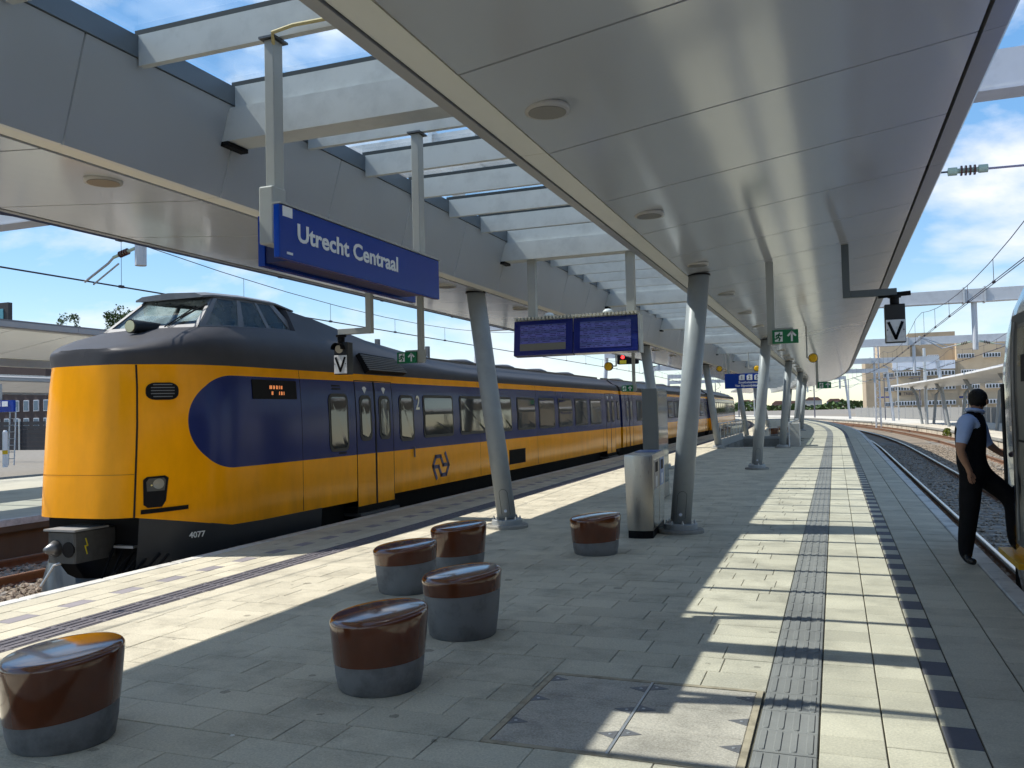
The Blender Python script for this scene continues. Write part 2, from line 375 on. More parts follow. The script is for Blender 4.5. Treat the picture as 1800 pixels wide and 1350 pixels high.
CACHE = {}
def slab_mesh(kind, wd, ln, m):
    key = (kind, round(wd, 3), round(ln, 3))
    if key in CACHE: return CACHE[key]
    mb = MB(); slab_shape(mb, kind, 0, 0, wd, ln, 0)
    CACHE[key] = mb.mesh(kind, m); return CACHE[key]
def slab_shape(mb, kind, x, y, wd, ln, z):
    a, e = wd/2 - 0.0025, ln/2 - 0.0025; c = 0.003; zt = z; zl = z - 0.03
    P = lambda dx, dy, zz: (x+dx, y+dy, zz)
    vs = [P(-a,-e,zl),P(a,-e,zl),P(a,e,zl),P(-a,e,zl), P(-a,-e,zt-c),P(a,-e,zt-c),P(a,e,zt-c),P(-a,e,zt-c),
          P(-a+c,-e+c,zt),P(a-c,-e+c,zt),P(a-c,e-c,zt),P(-a+c,e-c,zt)]
    fs = [(8,9,10,11)] + [(i,(i+1) % 4,4+(i+1) % 4,4+i) for i in range(4)] + [(4+i,4+(i+1) % 4,8+(i+1) % 4,8+i) for i in range(4)]
    mb.add(vs, fs)
    if kind == 'tactile_tile':
        for k in range(4):
            cx = (-0.375 + 0.25*k)*wd; hw = 0.019; hl = ln/2 - 0.016; h = 0.006
            def ring(d, zz): 
                w_, l_ = hw - d, hl - d; q = w_*0.55
                return [P(cx-w_+q,-l_,zz),P(cx+w_-q,-l_,zz),P(cx+w_,-l_+q,zz),P(cx+w_,l_-q,zz),P(cx+w_-q,l_,zz),P(cx-w_+q,l_,zz),P(cx-w_,l_-q,zz),P(cx-w_,-l_+q,zz)]
            mb.add(ring(0, zt-0.001) + ring(0.005, zt+h), [tuple(range(8,16))] + [(i,(i+1) % 8,8+(i+1) % 8,8+i) for i in range(8)])
slabs = []      # (kind, material, lat0, lat1, s0, s1)
S_NEAR, S_FAR = 2.84, 46.0
CX0, CX1, CY0, CY1 = -1.72, -0.47, 4.085, 5.22          # the access cover
def in_hole(l0, l1, s0, s1): return l1 > HX0-0.02 and l0 < HX1+0.02 and s1 > HS0-0.02 and s0 < HS1+0.02
row = 0; s = S_NEAR
while s < S_FAR:
    x = -5.76 + rnd()*0.2; x0 = -5.76; first = True
    while x0 < -0.431:
        x1 = x0 + random.choice((0.30, 0.42, 0.42, 0.52, 0.60))
        if first: x1 = x0 + 0.2 + 0.35*rnd(); first = False
        if x1 > -0.431 - 0.14: x1 = -0.431
        # slabs cut around the cover
        if x1 > CX0 and x0 < CX1 and s + 0.30 > CY0 and s < CY1:
            if x0 < CX0 - 0.05: slabs.append(('paver', PAVER, x0, CX0-0.03, s, s+0.30))
            x0 = CX1 + 0.03 if CX1 + 0.08 < -0.431 else -0.43
            continue
        if not in_hole(x0, x1, s, s+0.3): slabs.append(('paver', PAVER, x0, x1, s, s+0.30))
        x0 = x1
    s += 0.302; row += 1
for l0, l1, off in [(-0.125,0.18,0.0),(0.183,0.455,0.13),(0.625,0.965,0.06),(0.97,1.325,0.17),(-7.2,-6.945,0.1),(-6.94,-6.685,0.2),(-6.51,-6.30,0.0),(-6.297,-6.085,0.15)]:
    s = S_NEAR - off
    while s < S_FAR:
        ln = random.choice((0.302, 0.302, 0.302, 0.36, 0.24)); slabs.append(('edge_slab', EDGE, l0, l1, s, s+ln)); s += ln
for l0, l1, step in [(0.46,0.62,0.302),(-6.68,-6.515,0.30)]:
    s = S_NEAR; k = 0
    while s < S_FAR:
        slabs.append(('dark_slab', DARKP if l0 > 0 else DARKL, l0, l1, s, s+step) if k % 2 == 0 else ('edge_slab', EDGE, l0, l1, s, s+step)); s += step; k += 1
s = S_NEAR
while s < S_FAR:
    slabs.append(('tactile_tile', TACT, -0.43, -0.13, s, s+0.30)); slabs.append(('tactile_tile', TACT2, -6.08, -5.765, s, s+0.30)); s += 0.30
bykind = {}
for q in slabs:
    p = project((q[2]+q[3])/2, (q[4]+q[5])/2, 0)
    if p is None or not (-60 < p[0] < 1860 and -60 < p[1] < 1410): area = 0
    else: area = (q[3]-q[2])*(q[5]-q[4])/((q[4])**3)
    bykind.setdefault(q[0], []).append((area, q))
for kind, lst in bykind.items():
    lst.sort(key=lambda t: -t[0])
    rest = {}
    for i, (area, q) in enumerate(lst):
        cx, cy_ = (q[2]+q[3])/2, (q[4]+q[5])/2; dz = (rnd()-0.5)*0.003
        if i < 295 and area > 0:
            o = link(kind, slab_mesh(kind + q[1].name, q[3]-q[2], q[5]-q[4], q[1]) if kind != 'tactile_tile' else slab_mesh(kind, round(q[3]-q[2], 2) + (0.0001 if q[1] is TACT2 else 0), 0.30, q[1]), platform, (cx, cy_, dz))
            if kind == 'tactile_tile' and q[1] is TACT2:
                if 'tt2' not in CACHE:
                    mb = MB(); slab_shape(mb, kind, 0, 0, 0.315, 0.30, 0); CACHE['tt2'] = mb.mesh(kind, TACT2)
                o.data = CACHE['tt2']
        else:
            mb = rest.setdefault(q[1].name, (MB(), q[1]))[0]; slab_shape(mb, kind, cx, cy_, q[3]-q[2], q[5]-q[4], dz)
    for nm, (mb, m) in rest.items():
        o = link(kind, mb.mesh(kind, m), platform); o['kind'] = 'stuff'
# kerbs and the far, no longer separable paving
for k, (a, e) in enumerate([(1.335, 1.50), (-7.37, -7.205)]):
    s = -2.0
    while s < 150:
        ln = 1.0 if s < 46 else 4.0
        p, th = frame(s + ln/2, (a+e)/2)
        key = ('kerb', ln)
        if key not in CACHE: CACHE[key] = MB().cbox(-0.0825, 0.0825, -ln/2+0.003, ln/2-0.003, -0.16, 0.004, 0.012).mesh('kerb_stone', KERB)
        link('kerb_stone', CACHE[key], platform, p, th); s += ln
for nm, m, l0, l1, z in [('paving', PAVER, -5.76, HX0, 0), ('paving', PAVER, HX1, -0.435, 0), ('paving', EDGE, -0.125, 0.455, 0), ('paving', EDGE, 0.625, 1.33, 0), ('paving', EDGE, -7.2, -6.085, 0),
                         ('paving', DARKP, 0.46, 0.62, 0), ('tactile_paving', TACT, -0.43, -0.13, 0.003), ('tactile_paving', TACT2, -6.08, -5.765, 0.003)]:
    mb = MB(); ribbon(mb, [(l0, z), (l1, z)], S_FAR + 0.3, 150, 3); mb.build(nm, m, platform)
mb = MB(); ribbon(mb, [(HX0, 0), (HX1, 0)], HS1 + 0.02, 150, 3); mb.build('paving', PAVER, platform)
for nm, m, l0, l1 in [('paving', PAVER, -7.2, 1.33)]:
    mb = MB(); mb.add([(l0,-6,0),(l1,-6,0),(l1,S_NEAR-0.32,0),(l0,S_NEAR-0.32,0)], [(0,1,2,3)]); mb.build(nm, m, platform)

# ---- access cover: frame, six panels, corner plates
ac = thing('access_cover', 'six-panel concrete access cover set in the paving beside the ribbed strip', 'access cover', ((CX0+CX1)/2, (CY0+CY1)/2, 0))
ox, oy = ac.location.x, ac.location.y
f = MB()
for a in ((CX0-0.025,CX0+0.01,CY0,CY1),(CX1-0.01,CX1+0.025,CY0,CY1),(CX0-0.025,CX1+0.025,CY1,CY1+0.035),(CX0-0.025,CX1+0.025,CY0-0.035,CY0)):
    f.box(a[0]-ox, a[1]-ox, a[2]-oy, a[3]-oy, -0.03, 0.001)
f.build('frame', COVERF, ac)
xm = (CX0+CX1)/2; rows3 = [CY0 + 0.002 + (CY1-CY0-0.004)*k/3 for k in range(4)]
for k in range(3):
    for a, e in ((CX0+0.012, xm-0.008), (xm+0.008, CX1-0.012)):
        MB().cbox(a-ox, e-ox, rows3[k]+0.003-oy, rows3[k+1]-0.003-oy, -0.03, -0.001, 0.004).build('panel', COVER, ac)
        for xx, sg in ((a, 1), (e, -1)):
            yc = rows3[k] + 0.17 - oy + (0.12 if sg > 0 else 0.08)
            pl = MB().prism_z([(xx-ox+0.004*sg, yc-0.055), (xx-ox+0.105*sg, yc), (xx-ox+0.004*sg, yc+0.055)][::sg], -0.02, 0.0012).build('corner_plate', mat('worn_plate', (0.19,0.19,0.20), 0.5, metal=0.3, var=0.2), ac)
            MB().lathe([(0.010,0.0),(0.010,0.003),(0.006,0.004)], 8, xx-ox+0.035*sg, yc).build('bolt', GALV, pl)
f = MB().box(xm-0.007-ox, xm+0.007-ox, CY0-oy, CY1-oy, -0.02, 0.002); f.build('divider_bar', GALV, ac)
# things dropped on the paving
lt = MB()
tag(MB().cbox(-0.012,0.012,-0.006,0.006,0,0.008,0.003).build('paper_scrap', mat('paper', (0.75,0.75,0.72), 0.8), None, (-3.02, 3.72, 0.002), 0.6), 'tiny white paper scrap lying near the lower left stool', 'litter')

# ---- opposite platform on the right
op = MB(); ribbon(op, [(8.4,-0.35),(16,-0.35)], 20, 230, 4); op.m = 1; ribbon(op, [(8.4,-0.35),(8.4,-0.52),(8.5,-0.53),(8.5,-1.1)], 20, 230, 4)
opp = struct(op.build('opposite_platform', [mat('far_paving', (0.56,0.52,0.44), 0.85, var=0.1, nscale=1, stain=0.15, sscale=0.4), CONC]), 'sunlit opposite platform curving away on the right')
for i in range(70):
    p, th = frame(21.5 + i*2.4, 8.49); 
    if 'pw' not in CACHE: CACHE['pw'] = MB().box(-0.03, 0.06, -1.17, 1.17, -1.08, -0.56).mesh('wall_panel', mat('wall_panel', (0.52,0.46,0.37), 0.9, var=0.15, nscale=0.8, stain=0.35, sscale=0.9))
    link('wall_panel', CACHE['pw'], opp, p, th)
# ---- neighbouring platform on the left
np_ = MB(); ribbon(np_, [(-14.95,-0.18),(-26,-0.18)], -6, 150, 4); np_.m = 1; ribbon(np_, [(-14.95,-0.18),(-14.95,-0.42),(-15.05,-0.43),(-15.05,-1.1)], -6, 150, 4)
npl = struct(np_.build('neighbouring_platform', [mat('near_paving', (0.45,0.43,0.35), 0.85, var=0.1, nscale=1, stain=0.2, sscale=0.5), mat('old_wall', (0.12,0.085,0.055), 0.9, var=0.3, nscale=2, stretch=(1,1,0.2))]), 'neighbouring platform beyond the yellow train')
mb = MB(); ribbon(mb, [(-15.1,-0.172),(-14.95,-0.172),(-14.94,-0.3)], -6, 150, 4); mb.build('kerb_stone', KERB, npl)

# ================================================================== CANOPY
PITCH = 12.1; PAN = PITCH/8; RAF = PITCH/12; SB = 11.65
def sheet(mb, p, q, L_, th=0.03):
    """slab between two (lat, z) points, length L_ centred on local y, thickness upward"""
    (x0, z0), (x1, z1) = p, q
    mb.prism([(x0,z0),(x1,z1),(x1,z1+th),(x0,z0+th)], -L_/2, L_/2); return mb
def canopy(name, label, dx, dz, s_a, s_b, full=True):
    root = thing(name, label, 'canopy', frame(SB, dx-3.3)[0] + Vector((0,0,dz)))
    inv = -Vector(root.location)
    def put(nm, me, s):
        p, th = frame(s, dx); return link(nm, me, root, p + Vector((0,0,dz)) + inv, th)
    def M(nm, mb, m, smooth=False):
        me = mb.mesh(nm, m, smooth); bm = bmesh.new(); bm.from_mesh(me); bmesh.ops.recalc_face_normals(bm, faces=bm.faces); bm.to_mesh(me); bm.free(); return me
    gap = 0.019 if full else 0.02
    soR = M('soffit_panel', sheet(MB(), (-1.80,3.46), (0.86,3.84), PAN-gap), SOFF)
    soL = M('soffit_panel', sheet(MB(), (-7.10,3.65), (-4.80,3.46), PAN-gap), SOFF)
    trR = M('edge_trim', MB().prism([(0.885,3.835),(1.01,3.852),(1.03,3.875),(1.03,3.99),(0.885,3.99)], -PITCH/8+0.003, PITCH/8-0.003), TRIM)
    trL = M('edge_trim', MB().prism([(-7.12,3.645),(-7.215,3.652),(-7.23,3.67),(-7.23,3.80),(-7.12,3.80)], -PITCH/8+0.003, PITCH/8-0.003), TRIM)
    stR = M('light_strip', MB().box(-2.005,-1.82,-PITCH/8+0.004,PITCH/8-0.004,3.468,3.50), OPAL)
    stL = M('light_strip', MB().box(-4.78,-4.615,-PITCH/8+0.004,PITCH/8-0.004,3.468,3.50), OPAL)
    egR = M('inner_edge', MB().prism([(-2.09,3.455),(-2.015,3.455),(-2.015,3.60),(-2.09,3.60)], -PITCH/8, PITCH/8), TRIM)
    faL = M('fascia_panel', sheet(MB(), (-4.60,3.462), (-4.40,4.155), PAN-0.016, 0.0).prism([(-4.60,3.462),(-4.40,4.155),(-4.44,4.155),(-4.64,3.462)], -PAN/2+0.008, PAN/2-0.008), FASC)
    faR = M('fascia_panel', MB().prism([(-2.09,3.60),(-2.26,4.155),(-2.22,4.155),(-2.05,3.60)], -PAN/2+0.008, PAN/2-0.008), FASC)
    raL = M('skylight_rail', MB().box(-4.46,-4.385,-PAN/2,PAN/2,4.16,4.31), RAILG)
    raR = M('skylight_rail', MB().box(-2.28,-2.20,-PAN/2,PAN/2,4.16,4.31), RAILG)
    bkL = M('backing', MB().prism([(-4.66,3.47),(-4.48,4.16),(-4.5,4.16),(-4.68,3.47)], -PAN/2, PAN/2).prism([(-7.1,3.70),(-4.7,3.51),(-4.7,3.53),(-7.1,3.72)], -PAN/2, PAN/2), BLACK)
    bkR = M('backing', MB().prism([(-1.8,3.51),(0.88,3.89),(0.88,3.91),(-1.8,3.53)], -PAN/2, PAN/2).prism([(-2.0,3.53),(-2.18,4.16),(-2.16,4.16),(-1.98,3.53)], -PAN/2, PAN/2), BLACK)
    tpL = M('roof_sheet', MB().prism([(-7.21,3.80),(-4.42,4.26),(-4.42,4.30),(-7.21,3.84)], -PITCH/8, PITCH/8), ROOFT)
    tpR = M('roof_sheet', MB().prism([(1.01,3.99),(-2.22,4.26),(-2.22,4.30),(1.01,4.03)], -PITCH/8, PITCH/8), ROOFT)
    rf = M('rafter', MB().prism([(-4.385,4.10),(-2.28,4.10),(-2.28,4.315),(-4.385,4.315)], -0.026, 0.026), RAFT)
    gk = M('gasket', MB().box(-4.42,-2.24,-0.022,0.022,4.317,4.352), GASK)
    bem = MB().prism([(-4.56,3.87),(-2.12,3.87),(-2.22,4.13),(-4.42,4.13)], -0.12, 0.12); bm_ = M('cross_beam', bem, RAFT)
    pl = M('end_plate', MB().box(-4.60,-4.42,-0.125,0.125,3.835,3.868), BLACK)
    pane = M('glass_pane', MB().box(-4.44,-2.22,-RAF/2+0.01,RAF/2-0.01,4.354,4.364), SKYGL)
    dl = M('downlight', MB().lathe([(0.135,-0.012),(0.135,0.02),(0.06,0.02)], 24), mat('downlight_rim', (0.5,0.48,0.44), 0.4), True)
    dl2 = M('lens', MB().lathe([(0.115,-0.016),(0.115,0.0)], 24), mat('downlight_lens', (0.20,0.195,0.18), 0.35), False)
    n0, n1 = int(math.ceil((s_a-SB)/PAN)), int((s_b-SB)/PAN)
    for n in range(n0, n1):
        s = SB + (n+0.5)*PAN
        put('soffit_panel', soR, s); put('soffit_panel', soL, s); put('fascia_panel', faL, s)
        put('skylight_rail', raL, s)
        if full: put('fascia_panel', faR, s); put('backing', bkL, s); put('backing', bkR, s)
        put('skylight_rail', raR, s)
        if n % 2 == 0:
            s2 = SB + (n+1)*PAN
            for nm, me in (('edge_trim',trR),('edge_trim',trL),('light_strip',stR),('light_strip',stL),('inner_edge',egR),('roof_sheet',tpL),('roof_sheet',tpR)): put(nm, me, s2)
        if n % 2 == 1 and n < 40 and full:
            for lat, z in ((-1.56,3.494), (-5.07,3.482)):
                p, th = frame(SB + (n+0.5)*PAN + (0.0 if lat > -3 else 0.02), dx+lat)
                d = link('downlight', dl, root, p + Vector((0,0,z-0.012+dz)) + inv, th); link('lens', dl2, d)
    for n in range(int(math.ceil((s_a-SB)/RAF)), int((s_b-SB)/RAF)):
        s = SB - 0.05 + n*RAF
        if full or n % 1 == 0: put('rafter', rf, s); 
        if full: put('gasket', gk, s)
        put('glass_pane', pane, s + RAF/2)
    for n in range(int(math.ceil((s_a-SB)/(PITCH/2))), int((s_b-SB)/(PITCH/2))):
        s = SB + n*PITCH/2
        bo = put('cross_beam', bm_, s)
        if full: link('end_plate', pl, bo)
    # columns
    def colmesh(x0, x1):
        m = MB(); m.tube([(x0,0,0.13),(x0+(x1-x0)*0.5,0,1.8),(x1,0,3.47)], 0.138, 28, True); return M('column', m, COLP, True)
    cms = [(-2.0, colmesh(0, 0.345), -1.655, 1), (-4.52, colmesh(0, -0.42), -4.94, -1)]
    base = M('base_plate', MB().lathe([(0.225,0.05),(0.225,0.115),(0.215,0.125),(0.15,0.125)], 28), COLP)
    foot = M('concrete_foot', MB().lathe([(0.31,-0.01),(0.31,0.035),(0.295,0.05)], 28), CONC)
    bolt = M('bolt', MB().lathe([(0.017,0.125),(0.017,0.148),(0.010,0.149),(0.010,0.168)], 6), GALV)
    for n in range(int(math.ceil((s_a-SB)/PITCH)), int((s_b-SB)/PITCH)):
        s = SB + n*PITCH
        for x0, me, xt, sg in cms:
            p, th = frame(s, dx + x0)
            if HX0 < x0 < HX1 and HS0-0.4 < s < HS1: continue
            c = link('column', me, root, p + Vector((0,0,dz)) + inv, th)
            for poly in (): pass
            link('base_plate', base, c); link('concrete_foot', foot, c)
            cl = M('collar', MB().lathe([(0.15,3.455 if sg > 0 else 3.45),(0.15,3.475)], 28, xt-x0, 0), BLACK); link('collar', cl, c)
            if s < 30 and full:
                for k in range(8):
                    a = k*math.pi/4 + 0.3; link('bolt', bolt, c, (0.19*math.cos(a), 0.19*math.sin(a), 0))
                # inspection hatch on the side facing the camera
                pts = []
                for k in range(13): a = math.pi*k/12; pts.append((0.062*math.cos(a), 0.50 + 0.06*math.sin(a)))
                pts = [(0.062,0.2)] + pts + [(-0.062,0.2)]
                h = MB()
                for ring_r in (0.141, 0.1415):
                    pass
                vs = []; t_ = (xt-x0)/3.34
                for (u, z) in pts:
                    ang = u/0.138 - math.pi/2 + (0.12 if sg > 0 else 0.35)
                    vs.append(Vector((t_*(z-0.13)+0.139*math.cos(ang), 0.139*math.sin(ang), z)))
                h.tube(vs + [vs[0]], 0.0035, 5, False); ho = h.build('access_hatch', STEELD, c)
                ang = -math.pi/2 + (0.10 if sg > 0 else 0.33)
                stick = MB().lathe([(0.022,0),(0.022,0.0015)], 14).build('sticker', mat('sticker', (0.55,0.62,0.75), 0.4, var=0.4, nscale=60), c)
                place(stick, (t_*0.12+0.1385*math.cos(ang), 0.1385*math.sin(ang), 0.25), (0,0,1), (math.cos(ang), math.sin(ang), 0))
    return root
canopy('platform_canopy', 'long grey platform canopy with glazed middle and leaning round columns', 0.0, 0.0, -9.0, 118.0, True)
canopy('neighbouring_canopy', 'similar grey canopy over the platform beyond the yellow train', -17.1, -0.18, -4.0, 62.0, False)
canopy('third_canopy', 'low grey canopy of the third platform at the far left', -36.0, -0.25, 14.0, 62.0, False)

# ================================================================== YELLOW TRAIN (left)
YEL = (0.98, 0.385, 0.0003); BLU = (0.018, 0.030, 0.135); GRY = (0.058, 0.058, 0.063)
def livery(name, nose):
    m = bpy.data.materials.new(name); m.use_nodes = True; t = m.node_tree; b = t.nodes['Principled BSDF']; nn = t.nodes.new; ll = t.links.new
    tcn = nn('ShaderNodeTexCoord'); sp = nn('ShaderNodeSeparateXYZ'); ll(tcn.outputs['Object'], sp.inputs[0])
    geo = nn('ShaderNodeNewGeometry')
    def mth(op, a, c):
        n = nn('ShaderNodeMath'); n.operation = op
        for i, v in enumerate((a, c)):
            if isinstance(v, (int, float)): n.inputs[i].default_value = v
            elif v is not None: ll(v, n.inputs[i])
        return n.outputs[0]
    Y, Z = sp.outputs[1], sp.outputs[2]
    band = mth('MULTIPLY', mth('GREATER_THAN', Z, 1.015), mth('LESS_THAN', Z, 2.255))
    if nose:
        dy = mth('DIVIDE', mth('SUBTRACT', Y, 9.46), 0.66); dz = mth('DIVIDE', mth('SUBTRACT', Z, 1.635), 0.62)
        ell = mth('LESS_THAN', mth('ADD', mth('MULTIPLY', dy, dy), mth('MULTIPLY', dz, dz)), 1.0)
        band = mth('MULTIPLY', band, mth('MAXIMUM', ell, mth('GREATER_THAN', Y, 9.46)))
    roof = mth('GREATER_THAN', Z, 2.385)
    # grime: vertical streaks and soft cloudy dirt of the paint itself
    mpn = nn('ShaderNodeMapping'); mpn.inputs['Scale'].default_value = (3, 3, 1.2); ll(geo.outputs['Position'], mpn.inputs[0])
    nz = nn('ShaderNodeTexNoise'); nz.inputs['Scale'].default_value = 1.0; nz.inputs['Detail'].default_value = 7; nz.inputs['Roughness'].default_value = 0.65; ll(mpn.outputs[0], nz.inputs['Vector'])
    mr = nn('ShaderNodeMapRange'); mr.inputs[1].default_value = 0.3; mr.inputs[2].default_value = 0.75; mr.inputs[3].default_value = 1.04; mr.inputs[4].default_value = 0.86; ll(nz.outputs['Fac'], mr.inputs[0])
    def mixc(fac, a, c):
        n = nn('ShaderNodeMix'); n.data_type = 'RGBA'; ll(fac, n.inputs[0])
        for i, v in ((6, a), (7, c)):
            if isinstance(v, tuple): n.inputs[i].default_value = (*v, 1)
            else: ll(v, n.inputs[i])
        return n.outputs[2]
    c = mixc(roof, mixc(band, YEL, BLU), GRY)
    mp3 = nn('ShaderNodeMapping'); mp3.inputs['Scale'].default_value = (1.5, 1.5, 0.35); ll(geo.outputs['Position'], mp3.inputs[0])
    n3 = nn('ShaderNodeTexNoise'); n3.inputs['Scale'].default_value = 2.5; n3.inputs['Detail'].default_value = 8; n3.inputs['Roughness'].default_value = 0.7; ll(mp3.outputs[0], n3.inputs['Vector'])
    gz = nn('ShaderNodeMapRange'); gz.inputs[1].default_value = 0.2; gz.inputs[2].default_value = 1.0; gz.inputs[3].default_value = 0.62; gz.inputs[4].default_value = 0.10; ll(Z, gz.inputs[0])
    gf = mth('MULTIPLY', gz.outputs[0], mth('POWER', n3.outputs['Fac'], 1.6))
    c = mixc(gf, c, (0.10, 0.055, 0.02))
    sca = nn('ShaderNodeVectorMath'); sca.operation = 'SCALE'; ll(c, sca.inputs[0]); ll(mr.outputs[0], sca.inputs['Scale'])
    ll(sca.outputs[0], b.inputs['Base Color'])
    rr = nn('ShaderNodeMapRange'); rr.inputs[3].default_value = 0.16; rr.inputs[4].default_value = 0.5; ll(roof, rr.inputs[0]); ll(rr.outputs[0], b.inputs['Roughness'])
    b.inputs['Specular IOR Level'].default_value = 0.17
    n2 = nn('ShaderNodeTexNoise'); n2.inputs['Scale'].default_value = 1.6; n2.inputs['Detail'].default_value = 2; ll(geo.outputs['Position'], n2.inputs['Vector'])
    bp = nn('ShaderNodeBump'); bp.inputs['Strength'].default_value = 0.25; bp.inputs['Distance'].default_value = 0.01; ll(n2.outputs['Fac'], bp.inputs['Height']); ll(bp.outputs[0], b.inputs['Normal'])
    MATS[name] = m; return m
LIVN = livery('train_livery_nose', True); LIVC = livery('train_livery_car', False)
TGREY = mat('train_grey_paint', (0.16, 0.165, 0.17), 0.45, var=0.15, nscale=4, stain=0.2, sscale=2)
TDARK = mat('train_dark_grey', GRY, 0.3, var=0.15, nscale=3)
SKIRT = mat('train_skirt', (0.026, 0.029, 0.033), 0.35, var=0.25, nscale=3, spec=0.25)
UNDER = mat('train_underframe', (0.010, 0.0095, 0.009), 0.8, var=0.4, nscale=5, spec=0.1)
TFRAME = mat('train_window_frame', (0.03, 0.03, 0.028), 0.5)
TGLASS = mat('train_window_glass', (0.022, 0.021, 0.018), 0.04, spec=0.8, bump=0.10, bscale=2.2)
SEAM = mat('panel_seam', (0.01, 0.008, 0.006), 0.7)
TX = -8.95

PLAN = [(8.08,0.06),(8.085,0.30),(8.11,0.52),(8.18,0.66),(8.28,0.77),(8.45,0.95),(8.7,1.15),(9.0,1.285),(9.4,1.37),(10.0,1.40)]
def half(y):
    if y >= 10: return 1.40
    for (a, wa), (c, wc) in zip(PLAN[:-1], PLAN[1:]):
        if y <= c: return wa + (wc-wa)*(y-a)/(c-a)
def interp(tab, y):
    if y <= tab[0][0]: return tab[0][1]
    for (a, va), (c, vc) in zip(tab[:-1], tab[1:]):
        if y <= c: return va + (vc-va)*(y-a)/(c-a)
    return tab[-1][1]
ZB = [(8.08,0.47),(8.28,0.47),(9.45,0.24),(30,0.24)]
ZS = [(8.08,2.56),(8.28,2.60),(8.7,2.72),(9.3,2.90),(10.2,3.0),(11.4,3.06),(12.4,3.04),(14.5,2.86),(16.5,2.70),(18,2.66),(40,2.66)]   # shoulder height
ZC = [(8.08,2.60),(8.28,2.64),(8.7,2.76),(9.3,2.95),(10.2,3.04),(11.55,3.10),(11.6,3.52),(12.4,3.42),(14.0,3.14),(16.5,2.90),(18,2.88),(40,2.88)]  # crown
XS = [(8.08,0.93),(8.6,0.86),(9.3,0.74),(10.2,0.66),(11.4,0.62),(12.4,0.62),(14.5,0.68),(16.5,0.74),(40,0.76)]                           # shoulder as share of half width
def section(y):
    wd = half(y); zb = interp(ZB, y); zs = interp(ZS, y); zc = interp(ZC, y); xs = interp(XS, y)*wd
    e = max(0.0, 1 - (y-8.08)/1.3)
    out = [(wd*0.99, zb), (wd, zb+0.25), (wd, 1.02), (wd-0.005, 1.6), (wd-0.03, 2.1), (wd-0.06, 2.38)]
    q = (wd-0.06, 2.38)
    for t, bl in ((0.25,0.05),(0.5,0.08),(0.75,0.06)):
        x = q[0] + (xs-q[0])*t; z = q[1] + (zs-q[1])*t; out.append((x + bl*min(1,wd)*0.9, z + bl*0.45))
    out += [(xs, zs), (xs*0.8, zs + (zc-zs)*0.75), (xs*0.4, zs + (zc-zs)*0.97), (0, zc)]
    return [(x, z, e) for x, z in out]
def car_shell(ys, cx, y_off=0.0):
    m = MB(); rows = []
    for y in ys:
        sec = section(y); pts = [(cx + x, y - y_off + 0.07*e*(z-0.5), z) for x, z, e in sec]
        mir = [(cx - x, y - y_off + 0.07*e*(z-0.5), z) for x, z, e in sec[-2::-1]]
        rows.append(pts + mir)
    k = len(rows[0]); vs = [p for r in rows for p in r]; fs = []
    for i in range(len(rows)-1):
        for j in range(k-1): fs.append((i*k+j, i*k+j+1, (i+1)*k+j+1, (i+1)*k+j))
    fs += [tuple(range(k)), tuple(range(len(rows)*k-1, (len(rows)-1)*k-1, -1))]
    m.add(vs, fs); return m

tr = thing('yellow_train', 'yellow and blue electric intercity train with high cab standing at the left platform edge', 'train', (TX, 20, -0.75))
inv = -Vector(tr.location)
ys = [p[0] for p in PLAN] + [10.6,11.2,11.55,11.6,12,12.4,13.2,14,14.8,15.6,16.5,18,20,23,26,29,31.5]
body = car_shell(ys, TX).build('car_body', LIVN, tr, inv, sharp=28)
RX = TX + 1.40          # near side of the straight body
def on_side(nm, mb, m, parent=tr, **k): return mb.build(nm, m, parent, inv if parent is tr else (0,0,0), **k)
def rrect(y0, y1, z0, z1, r, n=4):
    pts = []
    for cy_, cz, a0 in ((y1-r,z1-r,0),(y0+r,z1-r,90),(y0+r,z0+r,180),(y1-r,z0+r,270)):
        for k in range(n+1): a = R(a0 + 90*k/n); pts.append((cy_ + r*math.cos(a), cz + r*math.sin(a)))
    return pts
def side_x(z):  # body side at height z
    return RX - interp([(0,0.0),(1.02,0.0),(1.6,0.005),(2.1,0.03),(2.38,0.06)], z)
def plate(pts, off, depth):
    """thin plate that follows the lean of the body side; pts in (y, z)"""
    m = MB()
    if len(pts) == 4 and pts[0][0] == pts[3][0] and pts[1][0] == pts[2][0]:
        y0, y1 = pts[0][0], pts[1][0]; z0, z1 = pts[0][1], pts[2][1]
        zs_ = sorted({z0, z1} | {z for z in (1.02, 1.3, 1.6, 1.85, 2.1, 2.24) if z0 < z < z1}); n = len(zs_)
        vs = [(side_x(z)+o_, y, z) for o_ in (off, off-depth) for y in (y0, y1) for z in zs_]
        fs = []
        for i in range(n-1): fs += [(i, i+1, n+i+1, n+i), (2*n+i, 3*n+i, 3*n+i+1, 2*n+i+1), (i, 2*n+i, 2*n+i+1, i+1), (n+i, n+i+1, 3*n+i+1, 3*n+i)]
        return m.add(vs, fs + [(0, n, 3*n, 2*n), (n-1, 3*n-1, 4*n-1, 2*n-1)])
    n = len(pts)
    vs = [(side_x(z)+off, y, z) for y, z in pts] + [(side_x(z)+off-depth, y, z) for y, z in pts]
    return m.add(vs, [tuple(range(n)), tuple(range(2*n-1, n-1, -1))] + [(i, i+n, (i+1) % n+n, (i+1) % n) for i in range(n)])
